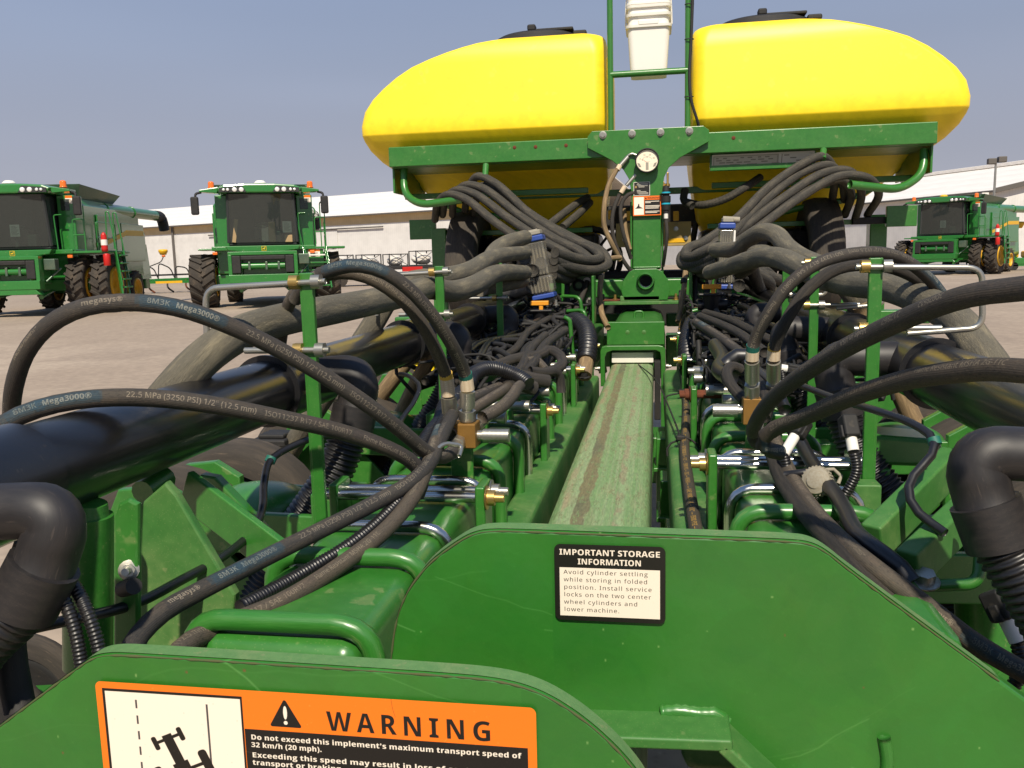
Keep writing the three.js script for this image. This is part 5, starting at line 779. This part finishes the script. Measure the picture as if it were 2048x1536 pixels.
// -- seed delivery hoses on the posts
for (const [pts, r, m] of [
  [[[1050, 545, 3.3], [990, 548, 2.6], [940, 574, 2.25], [900, 583, 2.12], [860, 576, 2.0], [803, 591, 1.85], [694, 614, 1.6], [625, 627, 1.46], [540, 646, 1.33], [470, 672, 1.23], [405, 718, 1.16], [350, 775, 1.13], [300, 840, 1.13], [265, 930, 1.16]], .0275, M.hoseGreyLit],
  [[[1050, 505, 3.4], [984, 516, 2.75], [930, 545, 2.35], [880, 556, 2.2], [815, 566, 2.08], [778, 596, 2.02], [748, 645, 2.0], [712, 700, 2.0], [650, 790, 2.02], [590, 885, 2.05], [555, 950, 2.1]], .0265, M.hoseGreyLit],
  [[[880, 640, 2.5], [845, 680, 2.5], [800, 740, 2.5], [755, 800, 2.52]], .024, M.hoseTan], [[[1050, 475, 3.5], [1010, 488, 3.2], [985, 510, 3.0], [975, 540, 2.9]], .03, M.hoseGreyLit], [[[1045, 560, 3.4], [1000, 568, 3.0], [960, 575, 2.8]], .03, M.hoseGreyLit],
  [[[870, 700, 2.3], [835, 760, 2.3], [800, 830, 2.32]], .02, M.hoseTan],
  [[[1420, 545, 3.4], [1470, 530, 3.0], [1500, 520, 2.8], [1525, 514, 2.7], [1565, 518, 2.5], [1603, 536, 2.35], [1650, 556, 2.2], [1702, 567, 2.05], [1775, 575, 1.9], [1848, 602, 1.75], [1918, 645, 1.62], [1952, 690, 1.55], [1985, 735, 1.5], [2020, 800, 1.48], [2040, 880, 1.5]], .0295, M.hoseGreyLit],
  [[[1430, 500, 3.5], [1480, 496, 3.2], [1498, 478, 3.1], [1525, 464, 3.0], [1553, 470, 2.9], [1572, 492, 2.8], [1600, 514, 2.65], [1660, 545, 2.4], [1700, 580, 2.35], [1725, 640, 2.4], [1735, 700, 2.45]], .029, M.hoseGreyLit],
  [[[1725, 610, 2.3], [1750, 660, 2.3], [1790, 760, 2.3], [1830, 850, 2.3]], .025, M.hoseTan], [[[1480, 545, 3.2], [1505, 527, 3.1], [1508, 508, 3.0], [1530, 506, 2.9], [1560, 520, 2.8]], .026, M.hoseGreyLit]]) hose('seed_hose', pts, r, m, pl, { rad: 18 });
// bundles that hang from the hooks under the tanks
for (const pts of [[[930, 420, 5.3], [938, 375, 5.05], [955, 353, 4.95], [990, 366, 4.85], [1060, 428, 4.6], [1130, 473, 4.35], [1185, 497, 4.2], [1200, 516, 4.05], [1170, 520, 3.9], [1110, 505, 3.7]], [[905, 430, 5.3], [910, 390, 5.05], [930, 371, 4.95], [965, 376, 4.85], [1040, 432, 4.6], [1110, 478, 4.35], [1160, 503, 4.2], [1182, 525, 4.05], [1160, 533, 3.9], [1108, 520, 3.7]], [[885, 430, 5.3], [893, 395, 5.05], [915, 380, 4.95], [950, 388, 4.85], [1015, 435, 4.6], [1080, 478, 4.4], [1140, 512, 4.2], [1165, 535, 4.05], [1150, 545, 3.9], [1108, 535, 3.7]], [[870, 440, 5.3], [876, 405, 5.1], [898, 389, 4.95], [930, 397, 4.85], [985, 440, 4.65], [1050, 486, 4.45], [1110, 522, 4.2], [1145, 548, 4.05], [1135, 558, 3.9], [1105, 550, 3.7]], [[950, 440, 5.4], [952, 400, 5.2], [965, 372, 5.02], [1000, 385, 4.9], [1080, 440, 4.65], [1165, 486, 4.35], [1205, 505, 4.2], [1215, 528, 4.1], [1185, 540, 3.95], [1112, 528, 3.72]],
  [[1175, 395, 5.4], [1150, 410, 5.2], [1110, 440, 5.0], [1075, 470, 4.7]], [[1180, 405, 5.4], [1160, 425, 5.2], [1125, 455, 5.0]],
  [[1665, 400, 5.4], [1668, 340, 5.05], [1645, 313, 4.92], [1608, 326, 4.85], [1540, 372, 4.7], [1470, 440, 4.4], [1410, 482, 4.25], [1376, 497, 4.1], [1372, 513, 3.95], [1395, 512, 3.8], [1440, 492, 3.65]], [[1690, 400, 5.4], [1680, 350, 5.05], [1655, 330, 4.92], [1605, 345, 4.85], [1520, 410, 4.6], [1450, 475, 4.3], [1400, 497, 4.25], [1366, 510, 4.12], [1364, 528, 4.0], [1390, 528, 3.85], [1440, 508, 3.65]], [[1710, 440, 5.5], [1722, 380, 5.1], [1700, 343, 4.95], [1650, 345, 4.85], [1560, 400, 4.65], [1480, 460, 4.4], [1420, 495, 4.2], [1385, 515, 4.05], [1380, 532, 3.95], [1400, 536, 3.82], [1440, 520, 3.66]], [[1735, 430, 5.5], [1757, 385, 5.1], [1735, 356, 4.95], [1680, 352, 4.85], [1600, 395, 4.7], [1510, 460, 4.4], [1440, 505, 4.2], [1405, 525, 4.05], [1398, 542, 3.95], [1415, 546, 3.82], [1442, 530, 3.67]], [[1690, 430, 5.5], [1702, 385, 5.2], [1680, 360, 5.05], [1620, 380, 4.9], [1540, 430, 4.7], [1460, 490, 4.35], [1415, 515, 4.2], [1395, 530, 4.05], [1410, 540, 3.9], [1445, 525, 3.7]],
  [[1375, 405, 5.3], [1405, 410, 5.2], [1450, 398, 5.15], [1490, 375, 5.15], [1520, 355, 5.3]], [[1370, 380, 5.3], [1368, 400, 5.25], [1385, 412, 5.2]]]) part('seed_hose', sweep(P3(pts), .0222, { rad: 16, step: .005, rf: ridge(.02, .035) }), M.hoseGrey, pl);
// -- seed distribution towers
function tower(px, py, tilt, wd, side) {
  const t = group('seed_tower', pl, W(px, py, 3.6)); t.rotation.z = R(tilt);
  part('clear_body', box(-wd / 2, wd / 2, -.045, .095, -.045, .045, .008), M.clear, t); part('clear_foot', box(-wd / 2 + .004, wd / 2 + .01, -.12, -.047, -.045, .055, .012), M.clear, t);
  part('blue_band', box(-wd / 2 - .003, wd / 2 + .003, .096, .12, -.05, .05, .006), M.blue, t); part('blue_band', box(-wd / 2, wd / 2 + .006, -.142, -.121, -.05, .055, .006), M.blue, t);
  part('cap', [box(-wd / 2 + .008, wd / 2 - .004, .121, .142, -.04, .04, .006), rod(V(side * wd * .3, .135, .01), V(-side * (wd / 2 + .02), .132, .01), .012)], M.greyCap, t); part('outlet', rod(V(-wd / 2, -.152, .02), V(wd / 2, -.148, .02), .01), M.greyCap, t);
  for (let k = 0; k < 6; k++) { const x = -wd / 2 + (k + .6) * wd / 6.2; part('inner_tube', rod(V(x, -.04, .02), V(x, .09, .02), wd * .05), M.clear, t); part('foot_rib', box(x - .003, x + .003, -.112, -.055, .056, .062, .001), M.clear, t); }
  part('inner_core', box(-wd * .3, wd * .3, -.11, .09, -.02, .0, .005), M.grime, t); part('mount_strip', box(-side * wd / 2 - .004, -side * wd / 2 + .004, -.06, .09, -.02, .05, .002), M.white, t);
}
tower(1076, 530, 10, .088, 1); tower(1451, 507, -2, .056, -1);
for (const [px, py, s] of [[1080, 606, -1], [1423, 573, 1]]) {
  const v = group('shutoff_valve', pl, W(px, py, 3.4)); part('lever', [box(-.036, .036, -.009, .009, -.004, .022, .003), box(-.002, .014, -.03, -.008, 0, .02, .003)], M.orange, v); part('valve_body', [rod(V(.0, -.03, -.01), V(0, -.11, -.02), .035, .03, 20), box(-.05, .05, -.035, -.025, -.04, .03, .004), rod(V(-.05, -.07, -.02), V(.06, -.07, -.02), .022), rod(V(0, -.1, 0), V(.01, -.2, .02), .018)], M.black, v); part('valve_bolt', boltGeo(V(.065, -.01, .01), V(0, 1, 0), .009), M.zinc, v);
}
// -- brackets, wrapped bundles and pipes beside the sleeve
for (const [a, b, m] of [[[1122, 552, 4.0], [1192, 645, 4.0], 0], [[1378, 536, 4.0], [1432, 640, 4.0], 1]]) {
  const p = W(...a), q = W(...b), g = group('valve_bracket', pl); part('bracket_plate', box(p.x, q.x, q.y, p.y, -4.02, -4.0, .004), M.green, g); part('bracket_side', box(m ? p.x : q.x - .012, m ? p.x + .012 : q.x, q.y, p.y, -4.0, -3.9, .003), M.green, g);
  for (const [u, v] of [[.2, .15], [.75, .12], [.25, .5], [.8, .55]]) part('bracket_fitting', boltGeo(V(p.x + (q.x - p.x) * u, p.y + (q.y - p.y) * v, -4.0), V(0, 0, 1), .012, .02), M.zinc, g);
  part('port', orient(lathe([[.016, 0], [.028, 0], [.028, .02], [.016, .02]], 20), V(p.x + (q.x - p.x) * .52, p.y + (q.y - p.y) * .2, -4.0), V(0, 0, 1)), M.blackMatte, g);
  part('short_hose', sweep([V(p.x + (q.x - p.x) * .2, p.y + (q.y - p.y) * .15, -3.97), V(p.x + (q.x - p.x) * .2, p.y + (q.y - p.y) * .4, -3.94), V(p.x + (q.x - p.x) * .3, p.y + (q.y - p.y) * .75, -3.9)], .012), M.hose, g); part('short_hose', sweep([V(p.x + (q.x - p.x) * .78, p.y + (q.y - p.y) * .12, -3.97), V(p.x + (q.x - p.x) * .6, p.y + (q.y - p.y) * .5, -3.92), V(p.x + (q.x - p.x) * .35, p.y + (q.y - p.y) * .9, -3.85)], .013), M.hose, g);
}
for (const pts of [[[1125, 592, 3.8], [1160, 594, 3.75], [1166, 640, 3.75]], [[1135, 622, 3.6], [1170, 620, 3.55], [1172, 660, 3.55]], [[1128, 634, 3.1], [1140, 640, 3.1], [1146, 720, 3.1]], [[1385, 622, 3.6], [1420, 615, 3.6], [1424, 640, 3.6]]]) part('bent_bracket', pipe(P3(pts), .008, .03, 8), M.green, pl);
hose('tan_hose', [[1240, 515, 4.6], [1216, 519, 4.5], [1206, 537, 4.4], [1201, 566, 4.3], [1200, 596, 4.2], [1204, 628, 4.1], [1216, 655, 4.0]], .0135, M.hoseTan); hose('tan_hose', [[1395, 515, 4.6], [1380, 525, 4.5], [1372, 540, 4.4], [1369, 566, 4.3], [1365, 600, 4.2], [1356, 645, 4.1]], .0135, M.hoseTan);
for (const py of [548, 590]) { const a = W(1203, py, 4.35); band(pl, a, a.clone().add(V(0, -.02, .01)), .0155, M.blackMatte, 'tape_band'); const b = W(1368, py + 10, 4.3); band(pl, b, b.clone().add(V(-.003, -.02, .01)), .0155, M.blackMatte, 'tape_band'); }
for (const pts of [[[1130, 650, 3.5], [1152, 642, 3.35], [1170, 656, 3.2], [1176, 690, 3.0], [1172, 725, 2.9], [1168, 752, 2.85]], [[1400, 640, 3.6], [1388, 645, 3.5], [1378, 670, 3.3], [1374, 705, 3.15], [1378, 740, 3.05]]]) { const g = group('wrapped_bundle', pl); part('hose_core', sweep(P3(pts), .026), M.hoseTan, g); part('spiral_wrap', sweep(P3(pts.slice(0, 5)), .031, { step: .004, rf: ridge(.022, .13) }), M.black, g); part('bundle_clip', [boltGeo(W(pts.at(-1)[0], pts.at(-1)[1] + 2, pts.at(-1)[2]), V(0, 1, .2), .014, 0)], M.blackMatte, g); }
// gauge lines
const gl = group('gauge_lines', pl);
for (const [pts, r, m] of [[[[1234, 338, 4.93], [1217, 371, 4.9], [1208, 421, 4.85], [1209, 453, 4.85], [1222, 484, 4.85], [1240, 520, 4.9]], .0135, M.hoseTan], [[[1239, 389, 4.95], [1229, 413, 4.92], [1224, 445, 4.9], [1229, 483, 4.9], [1246, 520, 4.92], [1266, 548, 4.95]], .0115, M.hose], [[[1268, 385, 4.97], [1254, 391, 4.95], [1243, 408, 4.94], [1242, 440, 4.92], [1251, 483, 4.92], [1262, 517, 4.96]], .011, M.hose], [[[1249, 418, 5.1], [1251, 458, 5.05], [1260, 500, 5.0]], .012, M.hoseTan], [[[1332, 436, 4.95], [1334, 470, 4.93], [1330, 507, 4.95], [1326, 532, 5.0]], .0095, M.hose]]) hose('gauge_hose', pts, r, m, gl);
part('gauge_elbow', pipe([W(1276, 312, 4.95), W(1262, 306, 4.95), W(1246, 322, 4.95)], .0075, .03, 10), M.zinc, gl); part('crimp_sleeve', rod(W(1256, 314, 4.95), W(1240, 332, 4.94), .0135), M.zinc, gl); band(gl, W(1240, 331, 4.94), W(1235, 340, 4.93), .0142, M.paper, 'paper_tag');
part('crimp_sleeve', [rod(W(1271, 350, 4.97), W(1253, 371, 4.96), .011), orient(hexGeo(.014, .02), W(1268, 354, 4.97), W(1253, 371, 4.96).sub(W(1271, 350, 4.97)))], M.zinc, gl); band(gl, W(1250, 373, 4.955), W(1242, 386, 4.95), .0135, M.paper, 'paper_tag');
part('valve_handle', [box(.135, .147, 1.78, 1.85, -5.02, -4.98, .002), box(.158, .17, 1.8, 1.9, -4.99, -4.97, .004), rod(V(.147, 1.83, -5.0), V(.17, 1.83, -4.98), .012)], M.gold, gl);
{ const a = y => W(1332, y, 4.95); part('quick_coupler', [rod(a(372), a(382), .016, .02), rod(a(382), a(393), .019), rod(a(392), a(404), .026, .026, 18), rod(a(404), a(408), .023), rod(a(409), a(420), .023, .02, 18), rod(a(420), a(426), .015)], M.blackMatte, gl); for (const y of [384, 406]) part('coupler_ring', rod(a(y), a(y + 3), .0245, .0245, 18), M.cyan, gl); part('white_plug', rod(a(427), a(437), .012), M.white, gl); part('coupler_flange', rod(a(387), a(388), .034, .034, 20), M.blackMatte, gl); }
// -- rear frame: tan bulkhead, black meters under the tanks, transport wheels, panels
{
  const a = W(1232, 447, 5.35), b = W(1382, 491, 5.35); const g = group('bulkhead', pl); part('bulkhead_plate', box(a.x, b.x, b.y, a.y, -5.37, -5.35, .003), M.tan, g); for (const [u, v] of [[.12, .7], [.8, .3], [.93, .7]]) part('bulkhead_bolt', boltGeo(V(a.x + (b.x - a.x) * u, a.y + (b.y - a.y) * v, -5.35), V(0, 0, 1), .01, 0), M.zinc, g);
  part('yellow_decal', box(a.x + .3, a.x + .41, b.y + .02, b.y + .045, -5.349, -5.347, .0005), M.yellowPaint, g);
  for (const s of [-1, 1]) {
    const m = group('seed_meter', pl); part('meter_housing', [box(XR + s * .68 - .36, XR + s * .68 + .36, 1.36, 1.6, -6.1, -5.62, .03), box(XR + s * .6 - .2, XR + s * .6 + .2, 1.2, 1.4, -6.0, -5.7, .03)], M.black, m);
    for (let k = 0; k < 6; k++) { const x = XR + s * (.36 + k * .13); part('meter_outlet', rod(V(x, 1.5, -5.62), V(x + s * .01, 1.36, -5.42), .032), M.black, m); part('meter_rib', box(x - .01, x + .01, 1.4, 1.58, -5.63, -5.6, .004), M.blackMatte, m); }
    part('frame_upright', box(XR + s * 1.16 - .04, XR + s * 1.16 + .04, .5, 1.95, -5.9, -5.8, .006), M.green, pl); part('frame_upright', box(XR + s * 1.38 - .05, XR + s * 1.38 + .05, 1.0, 1.66, -5.75, -5.65, .006), M.green, pl);
    const w = group('transport_wheel', pl), c = V(XR + s * (s < 0 ? 1.13 : 1.0), 1.39, -5.5); part('tyre', lathe([[.22, -.085], [.32, -.1], [.36, -.085], [.375, -.03], [.375, .03], [.36, .085], [.32, .1], [.22, .085]], 44).rotateZ(Math.PI / 2).translate(c.x, c.y, c.z), M.rubber, w); part('rim', lathe([[0, .02], [.06, .03], [.1, 0], [.2, .02], [.225, .07], [.225, -.07], [0, -.05]], 30).rotateZ(Math.PI / 2 * s).translate(c.x, c.y, c.z), M.blackMatte, w); for (let k = 0; k < 6; k++) { const q = k / 6 * 6.283; part('wheel_nut', boltGeo(V(c.x - s * .025, c.y + Math.cos(q) * .075, c.z + Math.sin(q) * .075), V(-s, 0, 0), .012, 0), M.zinc, w); }
    part('axle_arm', bar(V(c.x - s * .1, c.y, c.z), V(c.x - s * .2, .95, -5.3), .06, .12), M.green, pl);
    const pp = s < 0 ? [W(818, 440, 5.7), W(872, 478, 5.7)] : [W(1774, 412, 5.4), W(1834, 452, 5.4)]; part('light_panel', box(pp[0].x, pp[1].x, pp[1].y, pp[0].y, pp[0].z - .03, pp[0].z, .004), M.green, pl); part('panel_arm', box(s < 0 ? pp[1].x - .03 : pp[0].x - .18, s < 0 ? pp[1].x + .2 : pp[0].x + .04, pp[1].y + .02, pp[1].y + .06, pp[0].z - .08, pp[0].z - .03), M.blackMatte, pl);
    for (let k = 0; k < 5; k++) { const x = XR + s * (.3 + k * .22); part('frame_strut', bar(V(x, .7, -5.6 - .1 * (k % 2)), V(x + s * .12, 1.36, -5.9), .05, .03), k % 2 ? M.blackMatte : M.green, pl); }
    const lp2 = thing; part('lower_beam', box(XR + s * .85 - .75, XR + s * .85 + .75, .75, .95, -5.7, -5.5, .012), M.green, pl); part('lower_beam', box(XR + s * .85 - .75, XR + s * .85 + .75, 1.02, 1.1, -5.4, -5.3, .01), M.green, pl);
    for (let k = 0; k < 4; k++) { const x = XR + s * (.62 + k * .16); part('frame_bracket', [box(x - .05, x + .05, 1.1, 1.24, -5.36, -5.3, .004), box(x - .012, x + .012, 1.2, 1.34, -5.3, -5.28, .003)], k % 2 ? M.green : M.green, pl); }
    const gw = group('ground_wheel', pl), gc = V(XR + s * .9, .45, -6.1); part('tyre', tyreGeo(.45, .3, 14).clone().translate(gc.x, gc.y, gc.z), M.tyre, gw); part('rim', rod(V(gc.x - .14, gc.y, gc.z), V(gc.x + .14, gc.y, gc.z), .26, .26, 24), M.yellowPaint, gw);
  }
  // fan behind the post and yellow tank necks
  part('fan_grille', (() => { const l = []; const c = V(-.33, 1.43, -5.75); for (let k = 0; k < 14; k++) { const q = k / 14 * 6.283; l.push(rod(c, V(c.x + Math.cos(q) * .2, c.y + Math.sin(q) * .2, c.z), .009)); } l.push(g0(new THREE.TorusGeometry(.2, .02, 8, 30).translate(c.x, c.y, c.z))); return l; })(), M.blackMatte, pl);
  for (const [px, py] of [[1222, 430], [1255, 432], [1320, 428], [1352, 432]]) part('reservoir', boxC(W(px, py, 5.6), .035, .06, .03, .005), M.yellowPaint, pl);
  part('centre_beam', box(-.8, .95, 1.63, 1.78, -6.3, -5.9, .02), M.blackMatte, pl); part('centre_beam', box(-.5, .65, 1.0, 1.35, -6.0, -5.6, .02), M.blackMatte, pl);
  for (const x of [-.4, -.2, .3, .5]) part('centre_strut', bar(V(x, 1.3, -5.8), V(x + .06, 1.66, -5.9), .03, .03), M.blackMatte, pl);
}
// loose cable nests over the tool bars and round the towers
for (const s of [-1, 1]) {
  for (let q = 0; q < 3; q++) {
    const l = []; for (let i = 0; i < 40; i++) { const x0 = s * rr(.2, .56), z0 = -(2.15 + q * .75 + rr(0, .7)), p = [], al = rnd() < .7; for (let k = 0; k < 6; k++) p.push(V(s * Math.max(.2, Math.abs(x0) + rr(-.1, .1) + (al ? 0 : (k - 2.5) * .06)) + (s > 0 ? .03 : 0), rr(1.08, 1.2) + q * .03, z0 - (al ? k * .13 : 0) + rr(-.1, .1))); l.push(sweep(p, rr(.003, .009), { rad: 7, step: .03 })); }
    part('cable_nest', l, M.blackMatte, pl).userData.kind = 'stuff';
  }
  for (let i = 0; i < 7; i++) { const x = s * rr(.28, .5) + (s > 0 ? .03 : 0); part('wing_hose', sweep([V(x, 1.12 + rr(0, .06), -2.05 - rr(0, .3)), V(x + rr(-.05, .05), 1.13 + rr(0, .08), -2.5), V(x + rr(-.06, .06), 1.12 + rr(0, .1), -3.0), V(x + rr(-.06, .06), 1.15 + rr(0, .1), -3.5), V(x + rr(-.05, .05), 1.12, -4.1)], rr(.009, .014)), i % 2 ? M.hose : M.black, pl); }
  for (let i = 0; i < 5; i++) { const z = -2.5 - i * .4, x = s * (.26 + .06 * (i % 3)) + (s > 0 ? .03 : 0); part('harness_box', [box(x - .045, x + .045, 1.085, 1.15 + .02 * (i % 2), z - .07, z + .07, .008), rod(V(x, 1.12, z + .07), V(x + .01, 1.12, z + .11), .018)], M.blackMatte, pl); part('hose_coupler', [orient(hexGeo(.014, .03), V(x - s * .07, 1.12, z), V(1, 0, .3)), rod(V(x - s * .07 - .03, 1.12, z), V(x - s * .07 + .03, 1.12, z), .009)], M.zinc, pl); }
  // dark frame filling the space between the wing and the tanks
  part('wing_hinge', [box(s * .62 - .2, s * .62 + .2, .95, 1.2, -5.2, -4.75, .02), box(s * .5 - .1, s * .5 + .1, .8, 1.34, -5.3, -5.1, .02)], M.green, pl); part('hinge_pin', rod(V(s * .62, .9, -4.85), V(s * .62, 1.26, -4.85), .04), M.zinc, pl);
  for (let i = 0; i < 6; i++) part('manifold_hose', sweep([V(s * rr(.35, .5), rr(1.3, 1.5), -rr(3.5, 3.7)), V(s * rr(.4, .6), rr(1.25, 1.42), -rr(3.9, 4.1)), V(s * rr(.4, .8), rr(1.2, 1.45), -rr(4.4, 4.7)), V(s * rr(.4, .9), rr(1.2, 1.5), -5.2)], rr(.022, .028)), M.hoseGrey, pl);
}
// black boxes added low under the front corners to make them dark
part('dark_filler', [box(-1.1, -.62, .35, .6, -1.0, -.5, .02)], M.blackMatte, pl); part('dark_filler', box(.62, 1.2, .3, .55, -1.3, -.7, .02), M.blackMatte, pl);

// braces and brackets beside the right wing, small hopper on the left
part('diagonal_brace', bar(W(1745, 1085, 1.12), W(1905, 925, 1.28), .028, .05, .004), M.greenDust, pl); part('diagonal_brace', bar(W(1815, 1140, 1.06), W(1975, 985, 1.22), .028, .05, .004), M.greenDust, pl);
part('loop_bracket', pipe(P3([[1952, 1030, 1.08], [1962, 1100, 1.06], [1956, 1168, 1.04], [1830, 1172, 1.06], [1826, 1150, 1.08]]), .0075, .015, 8), M.green, pl); part('bracket_bolt', boltGeo(W(1848, 1164, 1.05), V(0, 1, .3), .012, 0), M.zinc, pl);
part('foot_block', boxC(W(1727, 1000, 1.42), .045, .06, .04, .003), M.greenDust, pl);
part('cover_plate', ext([[1690, 885], [1720, 868], [1880, 880], [1890, 905], [1870, 935], [1700, 930]].map(q => W(q[0], q[1], 1.62)).map(v => [v.x, v.y]), .1, .008, -1.62), M.green, pl);
{ const h = group('hopper', pl), c = W(553, 914, 2.05); part('hopper_box', boxC(c, .075, .07, .08, .012), M.yellow, h); part('hopper_lid', [boxC(c.clone().add(V(0, .045, 0)), .095, .02, .1, .006), boxC(c.clone().add(V(.004, .06, 0)), .07, .012, .07, .005)], M.blackMatte, h); const d = W(853, 742, 2.9), k = group('hopper', pl); part('hopper_box', boxC(d, .075, .07, .08, .012), M.yellow, k); part('hopper_lid', boxC(d.clone().add(V(0, .045, 0)), .095, .02, .1, .006), M.blackMatte, k); }
renderer.render(scene, camera);
